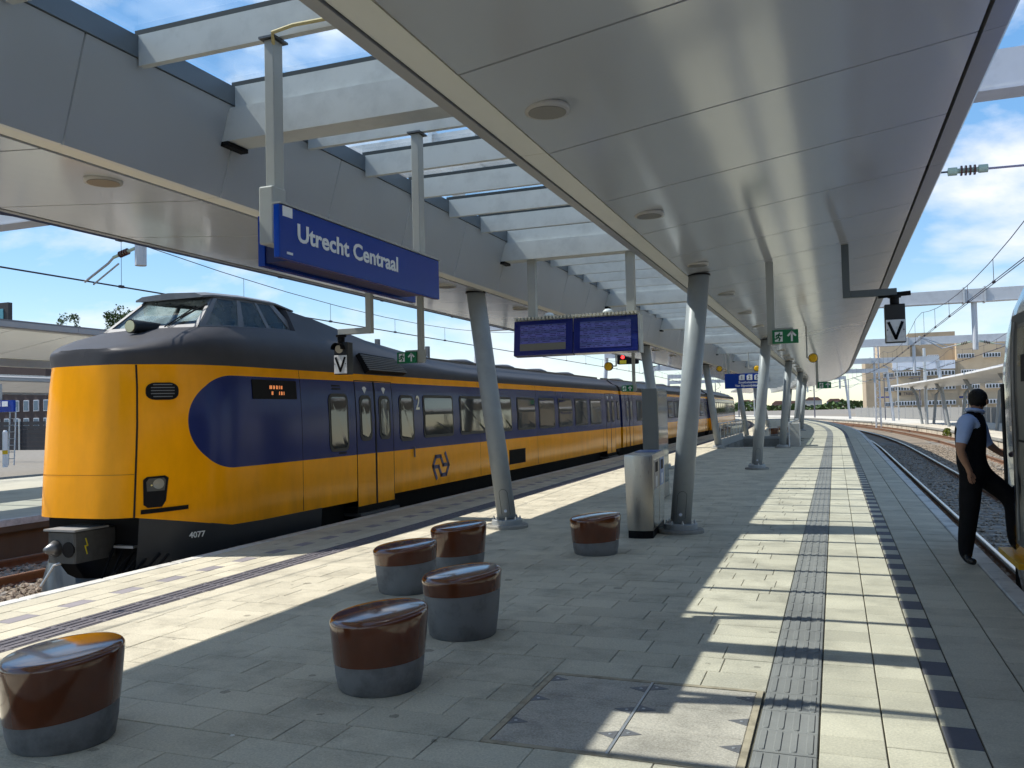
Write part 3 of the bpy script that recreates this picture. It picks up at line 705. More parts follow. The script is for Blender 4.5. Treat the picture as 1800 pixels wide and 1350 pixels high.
def window(y0, y1, z0, z1, r=0.06, split=None):
    fr = on_side('window', plate(rrect(y0,y1,z0,z1,r), 0.012, 0.03), TFRAME)
    d = 0.055
    if split:
        plate(rrect(y0+d,y1-d,z0+d,split-0.025,r*0.6), 0.016, 0.006).build('pane', TGLASS, fr); plate(rrect(y0+d,y1-d,split+0.02,z1-d,r*0.6), 0.016, 0.006).build('pane', TGLASS, fr)
    else: plate(rrect(y0+d,y1-d,z0+d,z1-d,r*0.6), 0.016, 0.006).build('pane', TGLASS, fr)
    return fr
for k, y in enumerate((15.06,16.81,18.56,20.36,22.07,23.83,25.56,27.3)): window(y, y+1.40, 1.21, 2.05, 0.09, 1.70 if k in (0,3,5) else None)
window(11.72, 12.3, 1.10, 2.04, 0.12); window(14.08, 14.66, 1.18, 2.04, 0.12); window(31.0, 31.28, 1.3, 2.0, 0.08)
def leaf(y0, y1, cross):
    d = on_side('door', plate([(y0,0.14),(y1,0.14),(y1,2.26),(y0,2.26)], 0.004, 0.01), LIVC)
    f_ = plate(rrect((y0+y1)/2-0.20,(y0+y1)/2+0.20,1.24,2.02,0.12), 0.014, 0.012).build('window', TFRAME, d)
    plate(rrect((y0+y1)/2-0.14,(y0+y1)/2+0.14,1.30,1.96,0.09), 0.018, 0.005).build('window_pane', TGLASS, d)
    plate([((y0+y1)/2-0.07,2.14),((y0+y1)/2,2.05),((y0+y1)/2+0.07,2.14),((y0+y1)/2+0.03,2.17),((y0+y1)/2-0.03,2.17)], 0.007, 0.003).build('wifi_mark', mat('decal_white', (0.7,0.72,0.75), 0.5), d)
    return d
for y0 in (12.56, 29.4):
    leaf(y0, y0+0.60, 0); leaf(y0+0.66, y0+1.26, 1)
    on_side('door_gap', plate([(y0+0.605,0.14),(y0+0.655,0.14),(y0+0.655,2.26),(y0+0.605,2.26)], 0.008, 0.01), BLACK)
    for y in (y0-0.012, y0+1.26): on_side('door_edge', plate([(y,0.14),(y+0.012,0.14),(y+0.012,2.27),(y,2.27)], 0.007, 0.01), SEAM)
    on_side('door_edge', plate([(y0-0.012,2.262),(y0+1.272,2.262),(y0+1.272,2.275),(y0-0.012,2.275)], 0.007, 0.01), SEAM)
    on_side('door_step', MB().box(RX-0.25, RX+0.08, y0-0.05, y0+1.31, -0.02, 0.03), STEELD)
    on_side('step_box', MB().box(RX-0.3, RX+0.02, y0-0.05, y0+1.31, 0.035, 0.139), UNDER)
# destination display, number, class sign, logo, side boxes
dsp = on_side('destination_display', plate(rrect(9.84, 10.88, 1.94, 2.215, 0.02), 0.006, 0.01), BLACK)
led = mat('amber_display', (0.9,0.30,0.10), 0.5, emit=0.5)
lm = MB()
for rw, z in enumerate((2.085, 2.0)):
    y = 10.22 + rw*0.02
    while y < 10.52 + rw*0.06:
        if rnd() < 0.7: lm.add([(side_x(z)+0.008,y,z),(side_x(z)+0.008,y+0.014,z),(side_x(z)+0.008,y+0.014,z+0.045+0.01*rnd()),(side_x(z)+0.008,y,z+0.05)], [(0,1,2,3)])
        y += 0.022
lm.build('display_characters', led, dsp)
text('class_number', '2', 0.38, mat('decal_cream', (0.85,0.82,0.70), 0.5), tr, Vector((side_x(1.9)+0.006, 14.76, 1.77)) + inv, (0,1,0), (0,0,1), 0.9, 0.004)
lg = MB()
A = [(-.53,-1.0),(-.93,.04),(-.6,.8),(-.03,.8),(.27,.04),(.80,.04)]; Bp = [(-x,-z) for x, z in A]
for q in (A, Bp): lg.strip([(x*0.40, z*0.24) for x, z in q], 0.075, 0.006)
o = lg.build('railway_emblem', mat('emblem_blue', (0.035,0.04,0.12), 0.35), tr); place(o, Vector((RX+0.004, 15.8, 0.62)) + inv, (0,1,0), (0,0,1))
on_side('side_hatch', plate([(19.72,0.38),(20.88,0.38),(20.88,0.74),(19.72,0.74)], 0.01, 0.02), UNDER)
on_side('handle', MB().tube([(RX+0.03,14.6,0.86),(RX+0.03,14.6,1.05)], 0.015, 6), STEELD)
for z, k in ((2.17,0),(2.12,1)): on_side('vent_slot', plate(rrect(11.85,12.1,z-0.015,z+0.01,0.01), 0.006, 0.01), BLACK)
on_side('vent_slot', plate(rrect(12.0,12.22,1.055,1.085,0.012), 0.006, 0.01), BLACK)
for y in (10.98, 17.9, 21.9, 28.9):
    on_side('panel_joint', plate([(y,0.26),(y+0.006,0.26),(y+0.006,2.38),(y,2.38)], 0.0025, 0.005), SEAM)
# nose details on the tapering flank
def flank(y, z, off=0.0):
    e = 1e-2; wd = half(y); d = Vector((half(y+e)-half(y-e), 2*e, 0)).normalized(); nrm = Vector((d.y, -d.x, 0))
    ez = max(0.0, 1 - (y-8.08)/1.3)
    lean = interp([(0,0),(1.02,0),(1.6,0.005),(2.1,0.03),(2.38,0.06)], z)
    return Vector((TX + wd - lean, y + 0.07*ez*(z-0.5), z)) + nrm*off
def flank_plate(pts, off, depth):
    fine = []
    for (y0, z0), (y1, z1) in zip(pts, pts[1:] + pts[:1]):
        k = max(1, int(max(abs(y1-y0)/0.06, abs(z1-z0)/0.2)))
        fine += [(y0 + (y1-y0)*i/k, z0 + (z1-z0)*i/k) for i in range(k)]
    pts = fine
    m = MB(); n = len(pts); a = [flank(y, z, off) for y, z in pts]; c = [flank(y, z, off-depth) for y, z in pts]
    cen = sum(a, Vector())/n
    vs = a + c + [cen]
    return m.add(vs, [(i, (i+1) % n, 2*n) for i in range(n)] + [(i, i+n, (i+1) % n+n, (i+1) % n) for i in range(n)])
def flank_band(line, wd, off):
    a, c = [], []
    for y, z in line: a.append(flank(y-wd/2, z, off)); c.append(flank(y+wd/2, z, off))
    n = len(line); return MB().add(a + c, [(i, i+1, n+i+1, n+i) for i in range(n-1)])
on_side('nose_seam', flank_band([(8.285, 0.46 + k*0.096) for k in range(21)], 0.016, 0.006), SEAM)
def front_line(z, wd):
    a, c = [], []
    yy = [8.275,8.24,8.2,8.17,8.14,8.11,8.095,8.085,8.0802]
    pts_ = [flank(y, z, 0.004) for y in yy]; full_ = pts_ + [Vector((2*TX - p.x, p.y, p.z)) for p in pts_[::-1]]
    n = len(full_); return MB().add(full_ + [p + Vector((0,0,wd)) for p in full_], [(i, i+1, n+i+1, n+i) for i in range(n-1)])
on_side('nose_crease', front_line(1.0, 0.008), mat('crease_shadow', (0.45,0.17,0.0), 0.6))
vent = on_side('air_vent', flank_plate(rrect(8.355,8.66,1.93,2.15,0.085), 0.012, 0.03), BLACK)
for k in range(5):
    z = 1.965 + k*0.038; flank_plate([(8.40 if 0 < k < 4 else 8.42, z),(8.62 if 0 < k < 4 else 8.60, z),(8.62 if 0 < k < 4 else 8.60, z+0.014),(8.40 if 0 < k < 4 else 8.42, z+0.014)], 0.02, 0.006).build('slat', TGREY, vent)
hl = on_side('headlight', flank_plate([(8.345,0.93),(8.375,0.965),(8.53,0.975),(8.565,0.945),(8.545,0.66),(8.51,0.585),(8.39,0.58),(8.355,0.62)], 0.012, 0.03), BLACK)
lens = mat('lamp_lens', (0.55,0.52,0.42), 0.12, metal=0.6); 
flank_plate([(8.372,0.90),(8.39,0.945),(8.52,0.95),(8.54,0.92),(8.53,0.79),(8.38,0.785)], 0.016, 0.004).build('cover_glass', mat('lamp_cover', (0.09,0.085,0.07), 0.08, spec=0.8), hl)
pts = [(8.475+0.05*math.cos(a), 0.875+0.065*math.sin(a)) for a in [2*math.pi*k/14 for k in range(14)]]
flank_plate(pts, 0.020, 0.004).build('reflector', lens, hl)
flank_plate([(8.415+0.008*math.cos(a), 0.86+0.01*math.sin(a)) for a in [2*math.pi*k/8 for k in range(8)]], 0.021, 0.004).build('painted_glint', mat('lamp_glint', (0.9,0.75,0.3), 0.2), hl)  # pale dot painted as a glint on the headlight cover
sl_a = [(8.335 + 0.435*k/10, 0.505 + 0.03*k/10) for k in range(11)]; sl_b = [(y, z + 0.055 - 0.005*i/10) for i, (y, z) in enumerate(sl_a)]
on_side('flank_slot', MB().add([flank(y, z, 0.012) for y, z in sl_a] + [flank(y, z, 0.012) for y, z in sl_b] + [flank(y, z, -0.02) for y, z in sl_a] + [flank(y, z, -0.02) for y, z in sl_b],
    [(i, i+1, 12+i, 11+i) for i in range(10)] + [(i, 22+i, 23+i, i+1) for i in range(10)] + [(11+i, 12+i, 34+i, 33+i) for i in range(10)]), UNDER)
# grey apron below the yellow nose, with the number, plough, coupler
apron = MB(); rows = []
for y in (8.33,8.5,8.7,9.0,9.4,10.0,11.5):
    zb = interp(ZB, y); w_ = half(y)
    rows.append([(TX+w_-0.012, y, zb+0.005), (TX+w_-0.035, y+0.0, zb-0.28), (TX+w_-0.10, y, -0.35), (TX+w_-0.25, y, -0.62)])
k = 4; apron.add([p for r in rows for p in r], [(i*k+j, i*k+j+1, (i+1)*k+j+1, (i+1)*k+j) for i in range(len(rows)-1) for j in range(3)])
apron.build('nose_apron', SKIRT, tr, inv, smooth=True)
p0 = flank(8.80, 0.16, 0.0); p1 = flank(9.0, 0.16, 0.0); d = (p1-p0).normalized()
text('unit_number', '4077', 0.105, mat('decal_white2', (0.62,0.63,0.62), 0.5), tr, p0 + Vector((-0.012, -0.012, 0)) + Vector((d.y,-d.x,0))*0.012 + inv, d, (0.0,0,1), 1.0, 0.002)
pn = MB()
for sgn in (1,):
    prof = [(8.16,-0.03),(8.09,-0.14),(8.02,-0.33),(7.98,-0.56),(7.98,-0.70)]
    cols = []
    for u in range(13):
        a = -1 + 2*u/12; cols.append([(TX - 0.05 + a*0.95, y + 0.5*a*a, z - (0.22*max(0.0, 1-(a+0.75)**2*3) if False else 0.0) - 0.26*max(0.0, min(1.0, (a+0.55)*2.2))*(1 if z > -0.4 else 0.0)) for y, z in prof])
    kk = len(prof); pn.add([p for c in cols for p in c], [(i*kk+j, i*kk+j+1, (i+1)*kk+j+1, (i+1)*kk+j) for i in range(12) for j in range(kk-1)])
pn.build('plough', mat('plough_paint', (0.045,0.055,0.065), 0.3, var=0.15, nscale=3), tr, inv, smooth=True)
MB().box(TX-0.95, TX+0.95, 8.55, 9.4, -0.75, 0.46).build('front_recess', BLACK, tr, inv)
MB().box(TX-1.2, TX+1.15, 9.4, 31.2, -0.70, 0.235).build('underframe', UNDER, tr, inv)
cp = MB().cbox(TX-0.23, TX+0.22, 7.90, 8.55, -0.06, 0.33, 0.02).build('coupler', mat('coupler_steel', (0.10,0.098,0.092), 0.55, metal=0.3, var=0.35, nscale=9), tr, inv)
MB().box(TX-0.26, TX+0.25, 7.87, 8.4, 0.331, 0.355).build('coupler_lid', mat('coupler_lid', (0.28,0.28,0.27), 0.5, var=0.3, nscale=8), cp)
MB().tube([(TX-0.09,7.90,0.12),(TX-0.09,7.82,0.12),(TX-0.09,7.74,0.12)], 0.105, 18, True, 0.03).build('coupler_cone', mat('coupler_cone', (0.22,0.22,0.22), 0.4, metal=0.8, var=0.2), cp, smooth=True)
MB().tube([(TX+0.12,7.91,0.11),(TX+0.12,7.888,0.11)], 0.095, 18).build('coupler_socket', BLACK, cp)
MB().tube([(TX-0.03,7.92,-0.06),(TX-0.08,7.86,-0.08),(TX-0.22,7.80,-0.33)], 0.018, 6).build('coupler_hook', GALV, cp)
for x in (-0.236, 0.223): MB().strip([(0.0,0.09),(0.03,0.0),(-0.01,0.0),(0.02,-0.10)], 0.016, 0.003).build('warning_flash', mat('flash_yellow', (0.75,0.6,0.02), 0.5), cp, (TX+x, 8.06, 0.14), R(90))
MB().box(TX+0.3, TX+0.62, 8.42, 8.5, 0.06, 0.09).build('buffer_bar', GALV, cp)
for kx in range(5):
    a = 0.25 + kx*0.14
    hs = MB().tube([(TX+a,8.5,0.1-0.05*kx),(TX+a+0.05,8.25,-0.26),(TX+a+0.16,8.1,-0.34-0.01*kx),(TX+a+0.3,8.2,-0.2),(TX+a+0.3,8.5,0.0)], 0.018, 6)
    hs.build('brake_hose', BLACK, tr, inv)
# raised cab
CBASE = [(-0.84,9.38,2.93),(0.84,9.38,2.93),(0.80,11.75,3.04),(-0.80,11.75,3.04)]
CTOP = [(-0.62,9.98,3.455),(0.62,9.98,3.455),(0.60,11.32,3.50),(-0.60,11.32,3.50)]
def cpt(x, y, z): return (TX + x, y, z)
def lerp(a, c, t): return Vector(a) + (Vector(c) - Vector(a))*t
def quad_panel(nm, a, bq, c, d, m, u0, u1, v0, v1, off, th, parent=None):
    """plate inset in the quad a,b (bottom) c,d (top) and raised off it"""
    P = lambda u, v: lerp(lerp(a, bq, u), lerp(d, c, u), v)
    n = (P(1,0)-P(0,0)).cross(P(0,1)-P(0,0)).normalized()
    q = [P(u0,v0)+n*off, P(u1,v0)+n*off, P(u1,v1)+n*off, P(u0,v1)+n*off]; r = [v - n*th for v in q]
    return MB().add(q + r, [(0,1,2,3),(7,6,5,4),(0,4,5,1),(1,5,6,2),(2,6,7,3),(3,7,4,0)]).build(nm, m, parent or tr, inv if parent is None else (0,0,0))
def bar(nm, a, c, r_, m=TGREY): return MB().tube([a, c], r_, 6).build(nm, m, tr, inv)
cb_, ct = [cpt(*p) for p in CBASE], [cpt(*p) for p in CTOP]
# glazing: windscreen, side windows; frames
ws = quad_panel('windscreen', cb_[0], cb_[1], ct[1], ct[0], CABGL, 0.04, 0.96, 0.10, 0.93, 0.004, 0.012)
for u0, u1, v0, v1 in ((0,1,0,0.10),(0,1,0.93,1.0),(0,0.04,0,1),(0.96,1,0,1)): quad_panel('windscreen_frame', cb_[0], cb_[1], ct[1], ct[0], TGREY, u0, u1, v0, v1, 0.014, 0.04)
S_ = (cb_[1], cb_[2], ct[2], ct[1])
for u0, u1 in ((0.06,0.36),(0.42,0.66),(0.70,0.92)):
    quad_panel('cab_window', *S_, CABGL, u0, u1, 0.10, 0.90, 0.004, 0.012)
for u0, u1, v0, v1 in ((0,1,0,0.10),(0,1,0.90,1.0),(0,0.06,0,1),(0.36,0.42,0,1),(0.66,0.70,0,1),(0.92,1,0,1)): quad_panel('cab_window_frame', *S_, TGREY, u0, u1, v0, v1, 0.012, 0.04)
S2 = (cb_[3], cb_[0], ct[0], ct[3])
quad_panel('cab_window', *S2, CABGL, 0.05, 0.95, 0.1, 0.9, 0.004, 0.012)
for u0, u1, v0, v1 in ((0,1,0,0.10),(0,1,0.90,1.0),(0,0.05,0,1),(0.95,1,0,1),(0.48,0.52,0,1)): quad_panel('cab_window_frame', *S2, TGREY, u0, u1, v0, v1, 0.012, 0.04)
quad_panel('cab_rear_wall', cb_[2], cb_[3], ct[3], ct[2], mat('cab_lining', (0.34,0.33,0.31), 0.7), 0, 1, 0, 1, 0.0, 0.03)
roof = MB(); rr_ = []
for y, wv, z in ((9.74,0.60,3.468),(9.9,0.66,3.49),(10.6,0.66,3.53),(11.4,0.64,3.535),(11.9,0.62,3.47)):
    rr_.append([(TX-wv,y,z-0.035),(TX-wv*0.8,y,z+0.01),(TX,y,z+0.035),(TX+wv*0.8,y,z+0.01),(TX+wv,y,z-0.035),(TX+wv,y,z-0.06),(TX-wv,y,z-0.06)])
k = 7; roof.add([p for r in rr_ for p in r], [(i*k+j, i*k+(j+1) % k, (i+1)*k+(j+1) % k, (i+1)*k+j) for i in range(4) for j in range(k)] + [tuple(range(k)), tuple(range(5*k-1, 4*k-1, -1))])
roof.build('cab_roof', TGREY, tr, inv, sharp=30)
MB().cbox(TX-0.55, TX+0.55, 10.2, 10.6, 2.9, 3.15, 0.04).build('driver_desk', UNDER, tr, inv)
MB().cbox(TX-0.2, TX+0.25, 10.85, 11.0, 2.95, 3.42, 0.04).build('driver_seat', UNDER, tr, inv)
sp_ = MB().tube([(TX-0.05+0.1,8.98,2.955),(TX+0.05,9.16,2.965),(TX+0.05,9.6,2.97)], 0.098, 20, True, 0.07).build('spotlight', SKIRT, tr, inv, smooth=False)
MB().tube([(TX+0.05,8.985,2.955),(TX+0.05,8.965,2.955)], 0.082, 18).build('lens', mat('spot_lens', (0.6,0.5,0.3), 0.1, metal=0.5), sp_)
bar('wiper', cpt(0.28,9.36,2.965), cpt(0.55,9.68,3.27), 0.010, BLACK); bar('wiper', cpt(0.33,9.36,2.965), cpt(0.62,9.66,3.24), 0.008, BLACK); bar('wiper_blade', cpt(0.42,9.5,3.10), cpt(0.72,9.72,3.30), 0.012, BLACK)
# roof grille and gear
gr_ = MB(); q = [(TX+1.385,12.95,2.43),(TX+1.375,14.35,2.43),(TX+1.22,14.15,2.70),(TX+1.22,12.9,2.74)]
qv = [Vector(p) for p in q]; n_ = (qv[1]-qv[0]).cross(qv[3]-qv[0]).normalized()
if n_.x < 0: n_ = -n_
gr_.add([v+n_*0.05 for v in qv] + [v-n_*0.08 for v in qv], [(0,1,2,3),(7,6,5,4),(0,4,5,1),(1,5,6,2),(2,6,7,3),(3,7,4,0)])
gq = gr_.build('roof_grille', BLACK, tr, inv)
for k in range(8):
    t = 0.05 + k*0.115; a, c = lerp(qv[0], qv[3], t), lerp(qv[1], qv[2], t)
    MB().tube([a + n_*0.06, c + n_*0.06], 0.012, 5).build('slat', mat('grille_slat', (0.16,0.17,0.18), 0.5), gq)
for y in (17.0, 19.6, 22.5, 25.4, 28.4): MB().lathe([(0.45,2.80),(0.42,2.95),(0.25,3.02),(0.05,3.03)], 16, TX+0.1, y, 1.0, 1.0).build('roof_vent', TDARK, tr, inv, smooth=True)
for x in (0.55, 0.8, -0.3): MB().box(TX+x-0.04, TX+x+0.04, 16.5, 31.3, 2.70 if x > 0.7 else 2.82, 2.78 if x > 0.7 else 2.92).build('roof_rib', TDARK, tr, inv)
for y in (16.0, 18.4): MB().box(TX-0.2, TX-0.12, y, y+0.1, 2.9, 3.3).build('roof_pipe', TGREY, tr, inv)
# bogies
def bogie(y):
    bo = MB().box(TX-1.05, TX+1.05, y-1.6, y+1.6, -0.62, -0.35).build('bogie', UNDER, tr, inv)
    for dy in (-1.25, 1.25):
        for x in (-0.78, 0.78): MB().tube([(TX+x-0.06,y+dy,-0.30),(TX+x+0.06,y+dy,-0.30)], 0.45, 20).build('wheel', UNDER, bo)
for y in (11.5, 28.5): bogie(y)
# following cars: one car built once, then repeated along the curve
CL = 23.9
def trailing_car(first):
    ys2 = [40 + k*(CL/6) for k in range(7)]
    o = car_shell(ys2, 0.0, 40 + CL/2).build('car_body', LIVC, tr, sharp=28)
    global RX
    keep = RX; RX = 1.40
    def P(nm, pts, off, dep, m): return plate(pts, off, dep).build(nm, m, o)
    for k in range(11):
        y = -9.4 + k*1.75; P('window', rrect(y, y+1.4, 1.21, 2.05, 0.09, 3), 0.012, 0.03, TFRAME); P('window_pane', rrect(y+.055, y+1.345, 1.265, 1.995, 0.06, 3), 0.016, 0.01, TGLASS)
    for y0 in (-11.4, 10.2):
        P('door_gap', [(y0+0.605,0.14),(y0+0.655,0.14),(y0+0.655,2.26),(y0+0.605,2.26)], 0.008, 0.01, BLACK)
        for y in (y0, y0+1.26): P('door_edge', [(y,0.14),(y+0.015,0.14),(y+0.015,2.27),(y,2.27)], 0.006, 0.01, SEAM)
        for y in (y0+0.15, y0+0.8): P('door_window', rrect(y, y+0.36, 1.24, 2.02, 0.12, 3), 0.012, 0.02, TGLASS)
    MB().box(-1.2, 1.15, -CL/2+0.3, CL/2-0.3, -0.70, 0.235).build('underframe', UNDER, o)
    MB().box(-1.25, 1.25, -CL/2-0.35, -CL/2+0.01, 0.1, 2.6).build('gangway_bellows', BLACK, o)
    for y in (-8, -3, 2, 7): MB().lathe([(0.45,2.80),(0.42,2.95),(0.25,3.02),(0.05,3.03)], 14, 0.1, y).build('roof_vent', TDARK, o)
    MB().box(0.5, 0.6, -CL/2+.2, CL/2-.2, 2.82, 2.92).build('roof_rib', TDARK, o)
    RX = keep; return o
c0 = trailing_car(True)
for k in range(4):
    s = 31.85 + CL/2 + k*(CL+0.35); p, th = frame(s, TX)
    if k == 0: o = c0
    else: o = copy_tree(c0, tr)
    o.location = p + inv; o.rotation_euler = (0, 0, th)

# ================================================================== SIGNS AND EQUIPMENT ON THE PLATFORM
SBLUE = mat('sign_blue', (0.0005, 0.040, 0.30), 0.2, var=0.05, nscale=2, spec=0.2)
SBLUED = mat('sign_blue_dark', (0.006, 0.012, 0.085), 0.3)
LETTER = mat('sign_white', (0.78, 0.79, 0.80), 0.5)
GREEN = mat('exit_green', (0.0, 0.16, 0.055), 0.3)
# station name sign, double sided, hung on two posts
sg = thing('station_name_sign', 'blue station name sign reading Utrecht Centraal hung on two posts', 'sign', (-3.3, 5.5, 3.0))
iv = -Vector(sg.location)
for y in (4.54, 6.56): 
    bevel(MB().box(-3.335,-3.265,y-0.05,y+0.05,2.98 if y > 5 else 3.12,4.084).build('post', HANG, sg, iv), 0.006)
    MB().box(-3.36,-3.24,y-0.075,y+0.075,4.085,4.099).build('mounting_plate', STEELD, sg, iv)
bevel(MB().box(-3.355,-3.245,4.44,4.58,2.76,3.13).build('junction_box', HANG, sg, iv), 0.012)
fb = MB().prism_x([(4.33,2.645),(6.57,2.645),(6.57,2.975),(4.33,2.975)], -3.165, -3.12).build('sign_panel', SBLUE, sg, iv); bevel(fb, 0.006)
MB().prism_x([(4.61,2.66),(6.75,2.66),(6.75,2.99),(4.61,2.99)], -3.49, -3.44).build('sign_panel', SBLUE, sg, iv)
MB().box(-3.44,-3.165,4.62,6.5,2.68,2.95).build('sign_box', SBLUED, sg, iv)
MB().box(-3.18,-3.11,4.33,6.57,2.976,2.986).build('top_cap', HANG, sg, iv)
text('lettering', 'Utrecht Centraal', 0.157, LETTER, sg, Vector((-3.1165, 4.505, 2.775)) + iv, (0,1,0), (0,0,1), 1.22, 0.0042, 0.001)
MB().box(-3.1195,-3.1165,4.36,4.46,2.905,2.968).build('white_square', LETTER, sg, iv); MB().box(-3.1195,-3.1165,4.40,4.46,2.675,2.69).build('maker_plate', LETTER, sg, iv)
cabl = MB().tube([(-3.27,4.50,4.05),(-3.24,4.45,4.1),(-3.1,4.47,4.13),(-2.3,4.5,4.13)], 0.012, 6).build('cable', mat('cable_yellow', (0.5,0.4,0.18), 0.6), sg, iv)
# hangers with signs
def exit_pictogram(parent, w_, h):
    """green plate in local x,z centred, front at -y; running figure, door and arrow in white"""
    MB().box(-w_/2,w_/2,0,0.05,-h/2,h/2).build('plate', GREEN, parent)
    m = MB(); u = h
    m.box(-0.40*w_,-0.10*w_,-0.003,0.0,-0.36*u,0.36*u); m.build('door_symbol', LETTER, parent)
    rn = MB()
    rn.lathe([(0.055*u,0),(0.055*u,0.002)], 10)
    fig = MB()
    for q in ([(-0.24,0.17),(-0.27,-0.03)],[(-0.27,-0.03),(-0.20,-0.14),(-0.24,-0.30)],[(-0.27,-0.03),(-0.33,-0.14),(-0.39,-0.16)],[(-0.24,0.15),(-0.17,0.05),(-0.13,0.08)],[(-0.24,0.15),(-0.33,0.10),(-0.35,0.0)]):
        fig.strip([(x*w_, z*u) for x, z in q], 0.09*u, 0.003)
    fig.lathe([(0.06*u,0.0),(0.06*u,0.001)], 8)
    fo = MB()
    for q in ([(-0.24,0.17),(-0.27,-0.03)],[(-0.27,-0.03),(-0.20,-0.14),(-0.24,-0.30)],[(-0.27,-0.03),(-0.33,-0.14),(-0.39,-0.16)],[(-0.24,0.15),(-0.17,0.05),(-0.13,0.08)],[(-0.24,0.15),(-0.33,0.10),(-0.35,0.0)],[(-0.22,0.24),(-0.215,0.27)]):
        fo.strip([(x*w_, z*u) for x, z in q], 0.10*u, 0.003)
    fo.build('running_figure', GREEN, parent, (0,-0.003,0))
    ar = MB().strip([(0.25*w_,-0.32*u),(0.25*w_,0.30*u)], 0.13*u, 0.003).strip([(0.11*w_,0.06*u),(0.25*w_,0.33*u),(0.39*w_,0.06*u)], 0.13*u, 0.003)
    ar.build('arrow', LETTER, parent)
def exit_sign(label, x_post, y, z_top, z_bot, xs, w_=0.33, h=0.18, g='green emergency exit signs'):
    t = thing('exit_sign', label, 'exit sign', (x_post, y, z_bot), 0, g)
    MB().box(-0.05,0.05,-0.03,0.03,0,z_top-z_bot).build('hanger_post', HANG, t)
    c = link('sign_plate', None, t, (xs-x_post, -0.09, h/2))
    exit_pictogram(c, w_, h)
    MB().box(min(0,xs-x_post)-0.05,max(0,xs-x_post)+0.1,-0.04,-0.031,h*0.1,h+0.03).build('bracket', HANG, t)
    return t
exit_sign('green exit sign on a hanger under the right canopy wing', -0.76, 11.9, 3.605, 2.50, -0.58)
exit_sign('green exit sign on a hanger in front of the train roof', -6.20, 12.33, 3.575, 2.50, -6.42, 0.34)
exit_sign('small green exit sign far along the right canopy wing', -0.62, 36.6, 3.62, 2.35, -0.35, 0.5, 0.25)
exit_sign('distant green exit sign beside the middle column', -6.0, 27.0, 3.55, 2.25, -6.2, 0.36, 0.2)
def v_signal(label, xp, y, zt, xb, zarm, side):
    t = thing('platform_signal', label, 'signal', (xp, y, zt), 0, 'V signals hung from the canopy')
    MB().box(-0.045,0.045,-0.045,0.045,zarm-0.045-zt,0).build('hanger_post', HANG if side < 0 else mat('dark_hanger', (0.10,0.115,0.12), 0.45), t)
    x0, x1 = sorted((0.046*side, xb-xp+0.03*side)); m = HANG if side < 0 else MATS['dark_hanger']
    bevel(MB().box(x0,x1,-0.044,0.044,zarm-0.044-zt,zarm+0.044-zt).build('arm', m, t), 0.005)
    bx = xb-xp; z = zarm-0.045-zt
    MB().lathe([(0.055,z-0.11),(0.055,z-0.03),(0.08,z-0.03),(0.08,z)], 14, bx, 0).build('swivel', BLACK, t)
    if side > 0: MB().tube([(bx-0.19,0,z+0.0),(bx+0.19,0,z+0.02)], 0.03, 8).build('clamp', BLACK, t)
    cs = bevel(MB().box(bx-0.12,bx+0.12,-0.02,0.14,z-0.60,z-0.11).build('signal_case', mat('signal_black', (0.02,0.021,0.023), 0.4), t), 0.01)
    bevel(MB().box(bx-0.112,bx+0.112,-0.032,-0.021,z-0.59,z-0.31).build('white_plate', mat('plate_white', (0.74,0.75,0.76), 0.4, stain=0.25, sscale=9), t), 0.012)
    MB().strip([(-0.078,0.10),(0.0,-0.10),(0.078,0.10)], 0.034, 0.004).build('letter_v', BLACK, t, (bx,-0.033,z-0.45))
    for k in (-1,1): MB().tube([(bx+0.095*k,-0.032,z-0.44),(bx+0.095*k,-0.037,z-0.44)], 0.008, 8).build('bolt', STEELD, t)
    if side < 0:
        MB().tube([(bx-0.015,-0.018,z-0.21),(bx-0.015,-0.05,z-0.22)], 0.062, 16).build('lamp_lens', mat('dim_lens', (0.5,0.47,0.38), 0.2), t)
        hd = MB(); n = 10
        vs = []
        for yy, r_ in ((-0.02,0.09),(-0.14,0.085)):
            vs += [(bx-0.015+r_*math.cos(R(-10+200*k/n)), yy, z-0.21+r_*math.sin(R(-10+200*k/n))) for k in range(n+1)]
        hd.add(vs, [(k, k+1, n+2+k, n+1+k) for k in range(n)]); hd.build('lamp_hood', BLACK, t)
    return t
v_signal('black signal box with large white V plate at the right canopy edge', 0.19, 11.83, 3.74, 0.755, 3.09, 1)
v_signal('white V plate signal with lamp hood in front of the train roof', -6.49, 11.21, 3.60, -6.99, 2.95, -1)
# yellow departure lamps
def lamp(label, x, y, zt, zl, dx, g_='round yellow lamps hung from the canopy'):
    t = thing('departure_lamp', label, 'lamp', (x, y, zt), 0, g_)
    MB().tube([(0,0,0),(0,0,zl-zt)], 0.02, 8).build('rod', HANG, t); MB().tube([(0,0,zl-zt),(dx*0.5,0,zl-zt)], 0.018, 6).build('arm', HANG, t)
    MB().tube([(dx,0.02,zl-zt),(dx,0.12,zl-zt)], 0.115, 22).build('housing', BLACK, t)
    l = MB(); l.tube([(dx,0.02,zl-zt),(dx,-0.012,zl-zt),(dx,-0.03,zl-zt)], 0.105, 22, True, 0.07); l.build('yellow_lens', mat('lamp_yellow', (0.75,0.42,0.01), 0.35), t, smooth=False)
lamp('round yellow lamp below the right canopy wing', -0.60, 22.4, 3.63, 2.85, 0.14)
lamp('round yellow lamp under the departure board beside the train', -5.35, 22.0, 3.5, 2.83, -0.22)
lamp('round yellow lamp above the blue wayfinding sign', -3.05, 34.0, 3.8, 3.15, 0.3)
lamp('small round lamp seen from behind above the wayfinding sign', -4.0, 34.3, 3.8, 3.2, -0.2)
